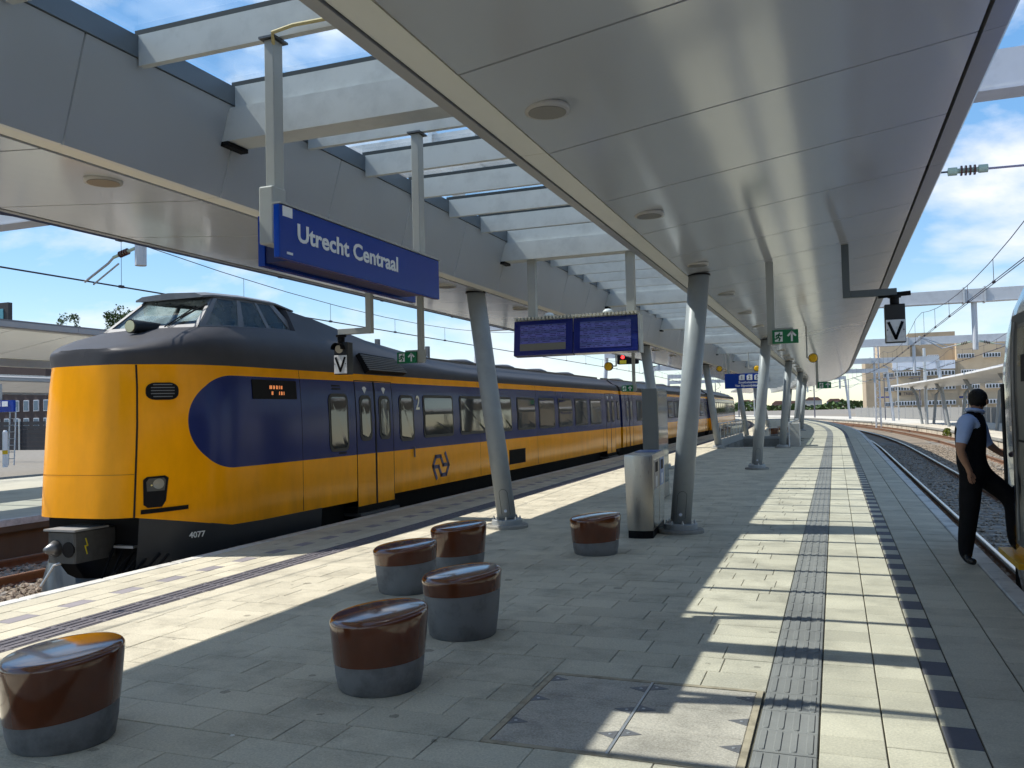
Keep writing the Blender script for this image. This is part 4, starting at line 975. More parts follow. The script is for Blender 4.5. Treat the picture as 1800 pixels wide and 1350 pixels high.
# departure board
db = thing('departure_board', 'double blue departure screen hung on two posts below the skylight', 'departure board', (-3.41, 11.65, 3.0))
iv = -Vector(db.location)
for x in (-4.05, -2.60): bevel(MB().box(x-0.06,x+0.06,11.62,11.72,3.02,3.868).build('post', HANG, db, iv), 0.006)
TL = R(7)
def scr_mat():
    m = bpy.data.materials.new('departure_screen'); m.use_nodes = True; t = m.node_tree; b = t.nodes['Principled BSDF']; nn = t.nodes.new; ll = t.links.new
    tcn = nn('ShaderNodeTexCoord'); sp = nn('ShaderNodeSeparateXYZ'); ll(tcn.outputs['Object'], sp.inputs[0])
    def mth(op, a, c=None):
        n = nn('ShaderNodeMath'); n.operation = op
        for i, v in enumerate((a, c)):
            if isinstance(v, (int, float)): n.inputs[i].default_value = v
            elif v is not None: ll(v, n.inputs[i])
        return n.outputs[0]
    rowv = mth('MULTIPLY', sp.outputs[2], 19.0); alt = mth('GREATER_THAN', mth('FRACT', mth('MULTIPLY', rowv, 0.5)), 0.5)
    cbn = nn('ShaderNodeCombineXYZ'); ll(mth('MULTIPLY', sp.outputs[0], 9.0), cbn.inputs[0]); ll(mth('FLOOR', mth('MULTIPLY', sp.outputs[2], 38.0)), cbn.inputs[2])
    nz = nn('ShaderNodeTexNoise'); nz.inputs['Scale'].default_value = 1.0; nz.inputs['Detail'].default_value = 3; ll(cbn.outputs[0], nz.inputs['Vector'])
    cell = mth('FRACT', mth('MULTIPLY', sp.outputs[2], 38.0)); mid = mth('MULTIPLY', mth('GREATER_THAN', cell, 0.35), mth('LESS_THAN', cell, 0.72))
    ink = mth('MULTIPLY', mid, mth('GREATER_THAN', nz.outputs['Fac'], 0.5))
    mxc = nn('ShaderNodeMix'); mxc.data_type = 'RGBA'; ll(alt, mxc.inputs[0]); mxc.inputs[6].default_value = (0.050,0.055,0.20,1); mxc.inputs[7].default_value = (0.035,0.045,0.14,1)
    mx2 = nn('ShaderNodeMix'); mx2.data_type = 'RGBA'; ll(ink, mx2.inputs[0]); ll(mxc.outputs[2], mx2.inputs[6]); mx2.inputs[7].default_value = (0.010,0.010,0.05,1)
    ll(mx2.outputs[2], b.inputs['Base Color']); b.inputs['Roughness'].default_value = 0.25
    ll(mx2.outputs[2], b.inputs['Emission Color']); b.inputs['Emission Strength'].default_value = 0.2
    return m
SCR = scr_mat()
for k, (x0, x1) in enumerate(((-4.33,-3.44),(-3.43,-2.50))):
    h = link('display_unit', None, db, Vector((0, 11.60, 2.74)) + iv); h.rotation_euler = (-TL if False else TL*-1, 0, 0)
    bevel(MB().box(x0+0.0-0,x1,0.0,0.16,-0.26,0.25).build('housing', mat('board_blue', (0.006,0.012,0.14), 0.22, coat=0.3), h), 0.008)
    MB().box(x0+0.10,x1-0.10,-0.006,-0.001,-0.19,0.185).build('screen', SCR, h)
    if k == 0: MB().box(x0+0.10,x1-0.10,-0.009,-0.0065,-0.19,-0.09).build('notice_bar', mat('notice_grey', (0.085,0.085,0.075), 0.3, emit=0.15), h)
for k in range(34):
    x = -4.30 + k*0.0535; MB().box(x,x+0.028,11.56,11.80,2.995,3.035).build('cooling_rib', mat('board_cream', (0.50,0.48,0.40), 0.5), db, iv)
MB().box(-4.33,-2.50,11.64,11.80,2.80,2.994).build('back_case', HANG, db, iv)
MB().box(-2.498,-2.47,11.60,11.79,2.46,3.0).build('side_plate', RAFT, db, iv)
for x in (-3.80,-2.93): MB().lathe([(0.075,3.037),(0.075,3.06),(0.05,3.085),(0.01,3.095)], 16, x, 11.66).build('antenna_dome', mat('dome_white', (0.7,0.74,0.75), 0.4), db, iv, smooth=True)
# wayfinding sign over the stairs
wf = thing('wayfinding_sign', 'blue wayfinding sign with platform numbers hung above the stairs', 'sign', (-3.4, 35.6, 3.05))
iv = -Vector(wf.location)
MB().box(-4.15,-2.55,35.55,35.65,2.43,3.03).build('sign_panel', SBLUE, wf, iv)
for x in (-4.0, -2.7): MB().box(x-0.05,x+0.05,35.56,35.64,3.03,3.88).build('post', HANG, wf, iv)
for x0, x1, s_ in ((-3.58,-3.36,'1'),(-3.28,-3.06,'2'),(-2.98,-2.58,'5-15')):
    q = MB().prism([(x0,2.76),(x1,2.76),(x1,2.98),(x0+0.06,2.98),(x0,2.93)], 35.53, 35.549).build('number_plate', LETTER, wf, iv)
    text('number', s_, 0.2, SBLUED, wf, Vector(((x0+x1)/2, 35.527, 2.80)) + iv, (1,0,0), (0,0,1), 0.85, 0.003, 0.001, 'CENTER')
for z, s_ in ((2.63,'Smakkelaarsveld'),(2.50,'Van Sijpesteijnkade')):
    text('lettering', s_, 0.125, LETTER, wf, Vector((-2.78, 35.545, z)) + iv, (1,0,0), (0,0,1), 1.0, 0.003, 0.001, 'RIGHT')
MB().box(-2.73,-2.58,35.53,35.549,2.50,2.68).build('exit_symbol', mat('light_green', (0.12,0.5,0.2), 0.4), wf, iv)
# litter bin with two compartments
STN = mat('brushed_steel', (0.40,0.385,0.36), 0.30, metal=1.0, var=0.1, nscale=8, rvar=0.08, stretch=(20,20,0.6))
STN2 = mat('polished_steel', (0.60,0.60,0.58), 0.16, metal=1.0, var=0.05)
bn = thing('litter_bin', 'stainless steel waste bin with two openings beside the round column', 'bin', (-2.45, 11.6, 0), R(4))
pts = []
def binout(hw, y0, y1, bow):
    p = [(hw, y0), (hw, y1), (-hw, y1)]
    for k in range(9):
        t = k/8; p.append((-hw + 2*hw*t, y0 - bow*math.sin(math.pi*t)))
    return p[:3] + p[3:-1]
lo = binout(0.155, -0.60, 0.60, 0.035)
m = MB(); pr = [(0.165,-0.62,0.62,0.04,0.10),(0.185,-0.66,0.66,0.05,1.04),(0.18,-0.655,0.655,0.05,1.08)]
rg = [[(x, y, z) for x, y in binout(hw, y0, y1, bw)] for hw, y0, y1, bw, z in pr]; n = len(rg[0])
m.add([p for r in rg for p in r], [(i*n+j, i*n+(j+1) % n, (i+1)*n+(j+1) % n, (i+1)*n+j) for i in range(2) for j in range(n)] + [tuple(range(n-1,-1,-1)), tuple(range(2*n,3*n))])
m.build('bin_body', STN, bn, sharp=30)
MB().prism_z([(x*0.97, y*0.98) for x, y in binout(0.165,-0.62,0.62,0.04)], 0.0, 0.099).build('plinth', BLACK, bn)
for y0, y1, cm, nm in ((-0.56,-0.03,mat('bin_grey_label',(0.33,0.30,0.30),0.4),'label_panel'),(0.03,0.56,mat('bin_blue_label',(0.10,0.19,0.42),0.35,var=0.5,nscale=7),'label_panel')):
    sx_ = lambda z: 0.165 + 0.02*(z-0.10)/0.94
    dr = MB().add([(sx_(0.13)+0.004,y0,0.13),(sx_(0.13)+0.004,y1,0.13),(sx_(1.02)+0.004,y1,1.02),(sx_(1.02)+0.004,y0,1.02),(sx_(0.13)-0.01,y0,0.13),(sx_(0.13)-0.01,y1,0.13),(sx_(1.02)-0.01,y1,1.02),(sx_(1.02)-0.01,y0,1.02)], [(0,1,2,3),(0,4,5,1),(1,5,6,2),(2,6,7,3),(3,7,4,0)]).build('door_panel', STN2, bn)
    def pl_(nm2, a, c, z0, z1, mm, off): 
        MB().add([(sx_(z0)+off,a,z0),(sx_(z0)+off,c,z0),(sx_(z1)+off,c,z1),(sx_(z1)+off,a,z1),(sx_(z0),a,z0),(sx_(z0),c,z0),(sx_(z1),c,z1),(sx_(z1),a,z1)], [(0,1,2,3),(0,4,5,1),(1,5,6,2),(2,6,7,3),(3,7,4,0)]).build(nm2, mm, dr)
    pl_(nm, y0+0.04, y1-0.04, 0.62, 1.0, cm, 0.0065)
    yc = (y0+y1)/2
    pl_('opening', yc-0.13, yc+0.13, 0.84, 0.97, BLACK, 0.009); pl_('pictogram', yc-0.06, yc+0.08, 0.64, 0.78, LETTER, 0.0085)
MB().prism_z([(x*0.9, y*0.45+0.32) for x, y in binout(0.165,-0.62,0.62,0.04)], 1.079, 1.088).build('blue_lid', mat('bin_blue', (0.05,0.12,0.36), 0.3), bn)
# information cabinet
ic = thing('information_cabinet', 'tall grey information cabinet with glossy side behind the bin', 'cabinet', (-3.16, 15.95, 0))
bevel(MB().box(-0.15,0.13,-0.45,0.5,0.0,2.05).build('case', mat('cabinet_grey', (0.15,0.165,0.17), 0.4, var=0.06), ic), 0.01)
MB().box(0.131,0.145,-0.43,0.48,0.30,2.0).build('display_glass', mat('cabinet_glass', (0.12,0.14,0.14), 0.06, spec=0.8), ic)
MB().box(0.131,0.142,-0.43,0.48,0.03,0.29).build('base_panel', STN, ic)
# stools: oval, waisted, slanted brown glazed top on a grey concrete drum
BROWN = mat('brown_glaze', (0.115, 0.031, 0.010), 0.14, var=0.2, stain=0.12, sscale=5, nscale=3, coat=0.6, spec=0.5, coatr=0.07, rvar=0.06)
DRUM = mat('stool_concrete', (0.20, 0.205, 0.21), 0.6, var=0.25, nscale=4, stain=0.3, sscale=4)
def stool(x, y, r, h, frac, tilt_dir, label, seam_tilt=0.06, ex=1.0, near=True):
    t = thing('stool', label, 'stool', (x, y, 0), 0, 'brown and grey stools on the platform')
    n = 48; cd_, sd = math.cos(tilt_dir), math.sin(tilt_dir)
    def ringp(rr, zf, tilt):
        return [(rr*ex*math.cos(2*math.pi*k/n), rr*math.sin(2*math.pi*k/n), zf + tilt*(math.cos(2*math.pi*k/n)*cd_ + math.sin(2*math.pi*k/n)*sd)*rr) for k in range(n)]
    zs = h*frac
    def surf(rows):
        m = MB(); m.add([p for q in rows for p in q], [(i*n+j, i*n+(j+1) % n, (i+1)*n+(j+1) % n, (i+1)*n+j) for i in range(len(rows)-1) for j in range(n)] + [tuple(range(n-1,-1,-1)), tuple(range((len(rows)-1)*n, len(rows)*n))]); return m
    rb = r*0.86
    surf([ringp(rb*0.93, 0.0, 0), ringp(rb*0.97, 0.012, 0), ringp(rb + (r-rb)*frac*0.5, zs*0.5, seam_tilt*0.5), ringp(rb + (r-rb)*frac, zs, seam_tilt)]).build('drum', DRUM, t, sharp=40)
    tl = 0.10
    rows = [ringp(rb + (r-rb)*frac + 0.004, zs, seam_tilt), ringp(rb + (r-rb)*(frac+1)/2+0.004, (zs+h)/2, (seam_tilt+tl)/2), ringp(r, h-0.05, tl)]
    for a in (25, 50, 70, 90): rows.append(ringp(r - 0.035*(1-math.cos(R(a))), h-0.05+0.035*math.sin(R(a)), tl))
    rows += [ringp(r*0.6, h-0.008, tl), ringp(r*0.2, h-0.004, tl)]
    surf(rows).build('seat', BROWN, t, sharp=40)
    return t
stool(-3.87, 3.42, 0.298, 0.49, 0.34, R(45), 'nearest brown stool at the lower left mirroring the yellow train', 0.12, 1.05)
stool(-2.69, 4.70, 0.305, 0.48, 0.38, R(30), 'brown stool with the tallest glazed side in the middle foreground', 0.05)
stool(-2.70, 5.98, 0.305, 0.49, 0.68, R(30), 'stool with a scuffed grey drum just behind the foreground one')
stool(-3.87, 7.28, 0.305, 0.46, 0.62, R(30), 'stool with thin brown band, left of the group of four')
stool(-3.85, 8.47, 0.305, 0.49, 0.34, R(20), 'rearmost stool of the group of four, nearest the leaning column')
stool(-2.67, 9.74, 0.30, 0.46, 0.34, R(20), 'lone brown stool standing beside the steel bin')
for k, (lat, s) in enumerate(((-3.2,49.5),(-2.75,51.0),(-3.0,53.5),(-2.2,50.0))):
    p, th = frame(s, lat)
    stool(p.x, p.y, 0.27, 0.5, 0.3, 0.3, ['far brown stool behind the stair opening on the left', 'far brown stool behind the stair opening in the middle', 'farthest brown stool beyond the stair opening', 'far brown stool right of the others beyond the stairs'][k])

# stair opening: railings and low walls
sr = thing('stair_railing', 'steel railing with low walls round the stair opening in the platform', 'railing', (-3.2, HS0, 0))
iv = -Vector(sr.location)
LW = mat('stair_wall', (0.42,0.42,0.40), 0.7, var=0.1)
for x in (HX0-0.13, HX1): MB().box(x, x+0.13, HS0+0.5, HS1, -0.005, 0.30).build('low_wall', LW, sr, iv)
MB().box(HX0-0.13, HX1+0.13, HS1, HS1+0.14, -0.005, 0.12).build('low_wall', LW, sr, iv)
MB().box(HX0, HX1, HS0-0.12, HS0-0.01, 0.001, 0.012).build('nosing', GALV, sr, iv)
for x in (HX0-0.065, HX1+0.065):
    MB().tube([(x,HS0+0.1,0.02),(x,HS0+0.25,1.0),(x,HS1+0.07,1.0)], 0.024, 8).build('handrail', GALV, sr, iv)
    for k in range(8): 
        y = HS0+0.7+k*1.3; MB().tube([(x,y,0.3),(x,y,1.0)], 0.018, 6).build('post', GALV, sr, iv)
        MB().box(x-0.008,x+0.008,y+0.06,y+1.24,0.36,0.93).build('glass_panel', RAILGL, sr, iv)
MB().tube([(HX0-0.065,HS1+0.07,1.0),(HX1+0.065,HS1+0.07,1.0)], 0.024, 8).build('handrail', GALV, sr, iv)
for k in range(3): MB().tube([(HX0+0.5+k*0.85,HS1+0.07,0.1),(HX0+0.5+k*0.85,HS1+0.07,1.0)], 0.018, 6).build('post', GALV, sr, iv)
MB().box(HX1+0.02, HX1+0.45, HS0+0.4, HS0+1.9, 0.0, 0.95).build('lift_block', LW, sr, iv)
for k in range(12): MB().box(HX0+0.01, HX1-0.01, HS0+0.3*k, HS0+0.3*k+0.31, -0.17*(k+1)-0.6, -0.17*(k+1)).build('step', CONC, sr, iv)
tag(MB().lathe([(0.07,0),(0.07,0.62),(0.045,0.68),(0.02,0.70)], 14).build('fire_extinguisher', mat('red_paint', (0.45,0.02,0.02), 0.4), None, (-2.55, 49.2, 0.0)), 'red extinguisher bottle standing far beyond the stairs', 'extinguisher')

# ================================================================== TRAIN AT THE RIGHT EDGE
def livery_right():
    m = bpy.data.materials.new('right_train_livery'); m.use_nodes = True; t = m.node_tree; b = t.nodes['Principled BSDF']; nn = t.nodes.new; ll = t.links.new
    tcn = nn('ShaderNodeTexCoord'); sp = nn('ShaderNodeSeparateXYZ'); ll(tcn.outputs['Object'], sp.inputs[0])
    def mth(op, a, c):
        n = nn('ShaderNodeMath'); n.operation = op
        for i, v in enumerate((a, c)):
            if isinstance(v, (int, float)): n.inputs[i].default_value = v
            elif v is not None: ll(v, n.inputs[i])
        return n.outputs[0]
    Y, Z = sp.outputs[1], sp.outputs[2]
    lim = mth('SUBTRACT', 2.30, mth('MULTIPLY', mth('MAXIMUM', mth('SUBTRACT', Y, 10.1), 0.0), 0.75))
    blue = mth('MULTIPLY', mth('LESS_THAN', Z, lim), mth('GREATER_THAN', Z, 0.42)); yel = mth('LESS_THAN', Z, 0.42); top = mth('GREATER_THAN', Z, 2.86)
    def mixc(fac, a, c):
        n = nn('ShaderNodeMix'); n.data_type = 'RGBA'; ll(fac, n.inputs[0])
        for i, v in ((6, a), (7, c)):
            if isinstance(v, tuple): n.inputs[i].default_value = (*v, 1)
            else: ll(v, n.inputs[i])
        return n.outputs[2]
    c = mixc(top, mixc(yel, mixc(blue, (0.62,0.62,0.62), (0.05,0.075,0.17)), (0.75,0.33,0.01)), (0.10,0.16,0.42))
    ll(c, b.inputs['Base Color']); b.inputs['Roughness'].default_value = 0.14; b.inputs['Coat Weight'].default_value = 0.6
    return m
rt = thing('right_train', 'white and blue train nose with open cab door at the right edge', 'train', (3.10, 6, -0.75)); iv = -Vector(rt.location)
RCX, RHW = 3.10, 1.43
prof = [(10.0,1.0),(10.4,0.99),(10.8,0.95),(11.2,0.85),(11.6,0.66),(11.85,0.42),(11.95,0.0)]
lev = [(-0.62,-0.9,0.90),(-0.3,-0.45,0.97),(0.1,-0.22,1.0),(0.5,0.0,1.0),(1.1,0.05,1.0),(1.7,0.0,1.0),(2.05,-0.10,0.995),(2.35,-0.25,0.985),(2.6,-0.5,0.965),(2.8,-0.8,0.93),(2.95,-1.1,0.88),(3.05,-1.5,0.80),(3.12,-2.2,0.68),(3.16,-3.2,0.5)]
rows = []
for z, dy, k in lev:
    side = [(-13.0, 1.0), (-6, 1.0), (0, 1.0), (4, 1.0)] + [(y + dy, q) for y, q in prof]
    a = [(RCX - RHW*k*q, y, z) for y, q in side]; c = [(RCX + RHW*k*q, y, z) for y, q in side[-2::-1]]
    rows.append(a + c)
m = MB(); n = len(rows[0]); m.add([p for r in rows for p in r], [(i*n+j, i*n+j+1, (i+1)*n+j+1, (i+1)*n+j) for i in range(len(rows)-1) for j in range(n-1)] + [tuple(range((len(rows)-1)*n, len(rows)*n))])
m.build('car_body', livery_right(), rt, iv, sharp=35)
XS_ = RCX - RHW
def rx(z): return RCX - RHW*interp([(q[0], q[2]) for q in lev], z)
def rs(nm, y0, y1, z0, z1, mm, off, th=0.02, par=None):
    zs_ = sorted({z0, z1} | {z for z in (0.5,1.1,1.7,2.05,2.2,2.35,2.5) if z0 < z < z1}); n_ = len(zs_)
    v = [(rx(z)-off, y, z) for y in (y0, y1) for z in zs_] + [(rx(z)-off+th, y, z) for y in (y0, y1) for z in zs_]
    fs = []
    for i in range(n_-1): fs += [(i, i+1, n_+i+1, n_+i), (2*n_+i, 3*n_+i, 3*n_+i+1, 2*n_+i+1), (i, 2*n_+i, 2*n_+i+1, i+1), (n_+i, n_+i+1, 3*n_+i+1, 3*n_+i)]
    fs += [(0, n_, 3*n_, 2*n_), (n_-1, 3*n_-1, 4*n_-1, 2*n_-1)]
    return MB().add(v, fs).build(nm, mm, par or rt, iv if par is None else (0,0,0))
dk = mat('doorway_shade', (0.012,0.013,0.015), 0.35)
rs('doorway_shade_plate', 7.2, 9.80, 0.25, 2.52, dk, 0.012)  # flat plate, coloured dark for the shade inside the open doorway
ib = mat('vestibule_cream', (0.20,0.195,0.175), 0.5)
d_ = rs('cab_door', 7.2, 9.36, 0.42, 2.40, ib, 0.030)
rs('door_window', 9.0, 9.30, 2.0, 2.36, mat('door_window_tint', (0.11,0.10,0.05), 0.1), 0.036, 0.008, d_); rs('window_latch', 8.95, 9.12, 1.85, 2.1, BLACK, 0.042, 0.008, d_); rs('door_ledge', 7.2, 9.36, 1.28, 1.30, BLACK, 0.036, 0.01, d_)
rs('door_seal', 9.60, 9.66, 0.3, 2.45, mat('seal_grey', (0.25,0.25,0.25), 0.5), 0.022)
MB().tube([(XS_-0.045,10.02,0.75),(XS_-0.045,10.02,1.85)], 0.018, 8).build('grab_rail', mat('rail_black', (0.02,0.02,0.022), 0.4), rt, iv)
MB().box(XS_-0.09, XS_+0.1, 9.3, 10.35, 0.07, 0.125).build('step', mat('step_yellow', (0.65,0.38,0.02), 0.5, var=0.3, nscale=9), rt, iv)
MB().box(XS_+0.1, RCX+1.3, -12, 10.6, -0.72, 0.0).build('underframe', UNDER, rt, iv)

# ================================================================== PERSON
pr = thing('person', 'person in dark waistcoat and light blue shirt stepping onto the right train', 'person', (1.25, 9.9, 0)); 
piv = -Vector(pr.location)
J = { # joint: (position, radius x/y)
 'pelvis': ((1.335,9.92,0.96),0.140), 'waist': ((1.30,9.92,1.12),0.145), 'chest': ((1.300,9.92,1.33),0.165), 'upper': ((1.315,9.93,1.46),0.125),
 'neckb': ((1.352,9.94,1.555),0.064), 'neckt': ((1.376,9.95,1.605),0.056), 'head': ((1.392,9.965,1.685),0.086), 'crown': ((1.388,9.965,1.745),0.076), 'top': ((1.385,9.965,1.782),0.045),
 'chin': ((1.425,10.0,1.635),0.050),
 'shN': ((1.255,9.76,1.475),0.082), 'uaN': ((1.205,9.70,1.33),0.072), 'elN': ((1.172,9.68,1.19),0.044), 'faN': ((1.20,9.70,1.10),0.042), 'wrN': ((1.243,9.72,1.005),0.029), 'haN': ((1.262,9.735,0.945),0.034),
 'shF': ((1.405,10.10,1.475),0.070), 'elF': ((1.50,10.17,1.22),0.046), 'wrF': ((1.62,10.18,1.12),0.030), 'haF': ((1.67,10.17,1.10),0.032),
 'hipS': ((1.285,9.86,0.90),0.118), 'thS': ((1.268,9.87,0.70),0.112), 'knS': ((1.252,9.885,0.49),0.092), 'caS': ((1.228,9.895,0.32),0.088), 'anS': ((1.210,9.90,0.12),0.072), 'foS': ((1.225,9.86,0.055),0.046), 'toS': ((1.285,9.79,0.042),0.036),
 'hipF': ((1.40,10.0,0.90),0.108), 'thF': ((1.54,10.0,0.79),0.108), 'knF': ((1.675,10.0,0.665),0.092), 'caF': ((1.675,9.995,0.50),0.085), 'anF': ((1.672,9.985,0.245),0.068), 'foF': ((1.685,9.97,0.18),0.044), 'toF': ((1.76,9.95,0.168),0.036)}
E_ = [('pelvis','waist'),('waist','chest'),('chest','upper'),('upper','neckb'),('neckb','neckt'),('neckt','head'),('head','crown'),('crown','top'),('head','chin'),
      ('upper','shN'),('shN','uaN'),('uaN','elN'),('elN','faN'),('faN','wrN'),('wrN','haN'),('upper','shF'),('shF','elF'),('elF','wrF'),('wrF','haF'),
      ('pelvis','hipS'),('hipS','thS'),('thS','knS'),('knS','caS'),('caS','anS'),('anS','foS'),('foS','toS'),('pelvis','hipF'),('hipF','thF'),('thF','knF'),('knF','caF'),('caF','anF'),('anF','foF'),('foF','toF')]
def skinned(name, joints, edges, root, sub=2):
    keys = list(joints); me = bpy.data.meshes.new(name); me.from_pydata([joints[k][0] for k in keys], [(keys.index(a), keys.index(c)) for a, c in edges], [])
    o = bpy.data.objects.new(name, me); col.objects.link(o)
    md = o.modifiers.new('skin', 'SKIN'); md.use_smooth_shade = True
    for k, v in zip(keys, me.skin_vertices[0].data): v.radius = (joints[k][1], joints[k][1]); v.use_root = (k == root)
    o.modifiers.new('sub', 'SUBSURF').levels = sub; o.modifiers['sub'].render_levels = sub
    dg = bpy.context.evaluated_depsgraph_get(); out = bpy.data.meshes.new_from_object(o.evaluated_get(dg)); bpy.data.objects.remove(o); out.name = name; return out
bme = skinned('body', J, E_, 'pelvis', 3)
CL_ = [mat('skin', (0.36,0.19,0.125), 0.5, var=0.08), mat('black_trousers', (0.010,0.010,0.012), 0.85, var=0.3, nscale=12, bump=1.0, bscale=11, spec=0.1), mat('dark_waistcoat', (0.008,0.008,0.011), 0.8, var=0.3, nscale=14, bump=0.8, bscale=13, spec=0.1), mat('light_blue_shirt', (0.42,0.53,0.80), 0.7, var=0.12, nscale=10, bump=0.8, bscale=16), mat('black_shoe', (0.012,0.012,0.013), 0.2)]
bme.materials.clear()
for mm in CL_: bme.materials.append(mm)
def seg_mat(e, t):
    a, c = e
    if a in ('anS','anF','foS','foF') or c in ('toS','toF'): return 4
    if 'hip' in a or 'hip' in c or a[:2] in ('th','kn','ca') : return 1
    if a == 'pelvis': return 1 if t < 0.35 else 2
    if a in ('waist','chest'): return 2
    if a == 'upper' and c == 'neckb': return 2 if t < 0.9 else 3
    if a == 'neckb': return 3 if t < 0.55 else 0
    if a == 'upper': return 2 if t < 0.75 else 3
    if a in ('shN','shF'): return 3
    if a == 'uaN': return 3 if t < 0.55 else 0
    return 0
for p in bme.polygons:
    cpt_ = p.center; best = None
    for a, c in E_:
        A, Cc = Vector(J[a][0]), Vector(J[c][0]); dd = Cc - A; t = max(0, min(1, (cpt_-A).dot(dd)/dd.length_squared)); rr = J[a][1] + (J[c][1]-J[a][1])*t
        dist = (cpt_ - (A + dd*t)).length - rr
        if best is None or dist < best[0]: best = (dist, (a, c), t)
    mi_ = seg_mat(best[1], best[2]); al = (cpt_.x-1.325)*0.40 + (cpt_.y-9.93)*0.91
    if mi_ == 3 and abs(al) < 0.155 and cpt_.z < 1.555: mi_ = 2
    p.material_index = mi_; p.use_smooth = True
bo = link('body', bme, pr, piv)
# hair cap, ears, nose, collar, hands, phone pouch
hc = Vector((1.388,9.962,1.702))
hb = bmesh.new(); bmesh.ops.create_uvsphere(hb, u_segments=28, v_segments=20, radius=1.0)
face = Vector((0.62,0.76,-0.15)).normalized()
for v in list(hb.verts):
    n_ = v.co.normalized(); k = 1.0 + 0.035*math.sin(9*n_.x+4*n_.z)*math.sin(7*n_.y)
    v.co = Vector((n_.x*0.092*k, n_.y*0.097*k, n_.z*0.106*k))
kill = [v for v in hb.verts if v.co.normalized().dot(face) > 0.52 or v.co.z < -0.085]
bmesh.ops.delete(hb, geom=kill, context='VERTS')
hm = bpy.data.meshes.new('hair'); hb.to_mesh(hm); hb.free(); hm.materials.append(mat('dark_hair', (0.008,0.006,0.005), 0.6, bump=0.8, bscale=90)); hm.polygons.foreach_set('use_smooth', [True]*len(hm.polygons))
ho = link('hair', hm, pr, hc + piv); ho.modifiers.new('thick', 'SOLIDIFY').thickness = 0.012
for s_ in (1, -1):
    pe = hc + Vector((0.76,-0.62,0)).normalized()*0.092*s_ + face*0.01 + Vector((0,0,-0.03))
    MB().lathe([(0.004,-0.028),(0.014,-0.02),(0.016,0.0),(0.018,0.018),(0.006,0.03)], 10, 0, 0, 1.0, 0.6).build('ear', CL_[0], pr, pe + piv, math.atan2(face.y, face.x), smooth=True)
MB().lathe([(0.004,0.02),(0.010,0.0),(0.014,-0.02),(0.004,-0.028)], 8).build('nose', CL_[0], pr, hc + face*0.098 + Vector((0,0,-0.035)) + piv, 0, smooth=True)
MB().tube([Vector((1.352,9.94,1.555)) + Vector((0.075*math.cos(a),0.078*math.sin(a),0.018-0.02*math.cos(a-0.8))) for a in [2*math.pi*k/20 for k in range(21)]], 0.020, 8, False).build('shirt_collar', CL_[3], pr, piv, smooth=True)
hj = {'w': ((1.252,9.727,0.975),0.022), 'p': ((1.262,9.735,0.935),0.026)}
he = [('w','p')]
for k, (dx, dy, ln) in enumerate(((-0.022,-0.012,0.066),(-0.006,-0.018,0.075),(0.012,-0.012,0.070),(0.024,0.0,0.055))):
    a = Vector((1.262+dx, 9.735+dy, 0.915)); hj['f%d' % k] = (tuple(a), 0.0095); hj['g%d' % k] = (tuple(a + Vector((0.008,0.006,-ln*0.55))), 0.0088); hj['h%d' % k] = (tuple(a + Vector((0.022,0.016,-ln))), 0.0078)
    he += [('p','f%d' % k),('f%d' % k,'g%d' % k),('g%d' % k,'h%d' % k)]
hj['t0'] = ((1.285,9.728,0.945),0.011); hj['t1'] = ((1.302,9.735,0.915),0.0095); hj['t2'] = ((1.306,9.745,0.89),0.0085); he += [('p','t0'),('t0','t1'),('t1','t2')]
hme = skinned('hand', hj, he, 'w', 2); hme.materials.clear(); hme.materials.append(CL_[0]); link('hand', hme, pr, piv)
bevel(MB().cbox(-0.03,0.03,-0.012,0.012,-0.05,0.05,0.006).build('belt_pouch', BLACK, pr, Vector((1.235,9.795,1.02)) + piv, 0.5), 0.003)
MB().cbox(-0.016,0.016,-0.002,0.002,-0.02,0.02,0.001).build('badge', mat('badge_green', (0.10,0.22,0.18), 0.3), pr, Vector((1.235,9.778,1.03)) + piv, 0.3)

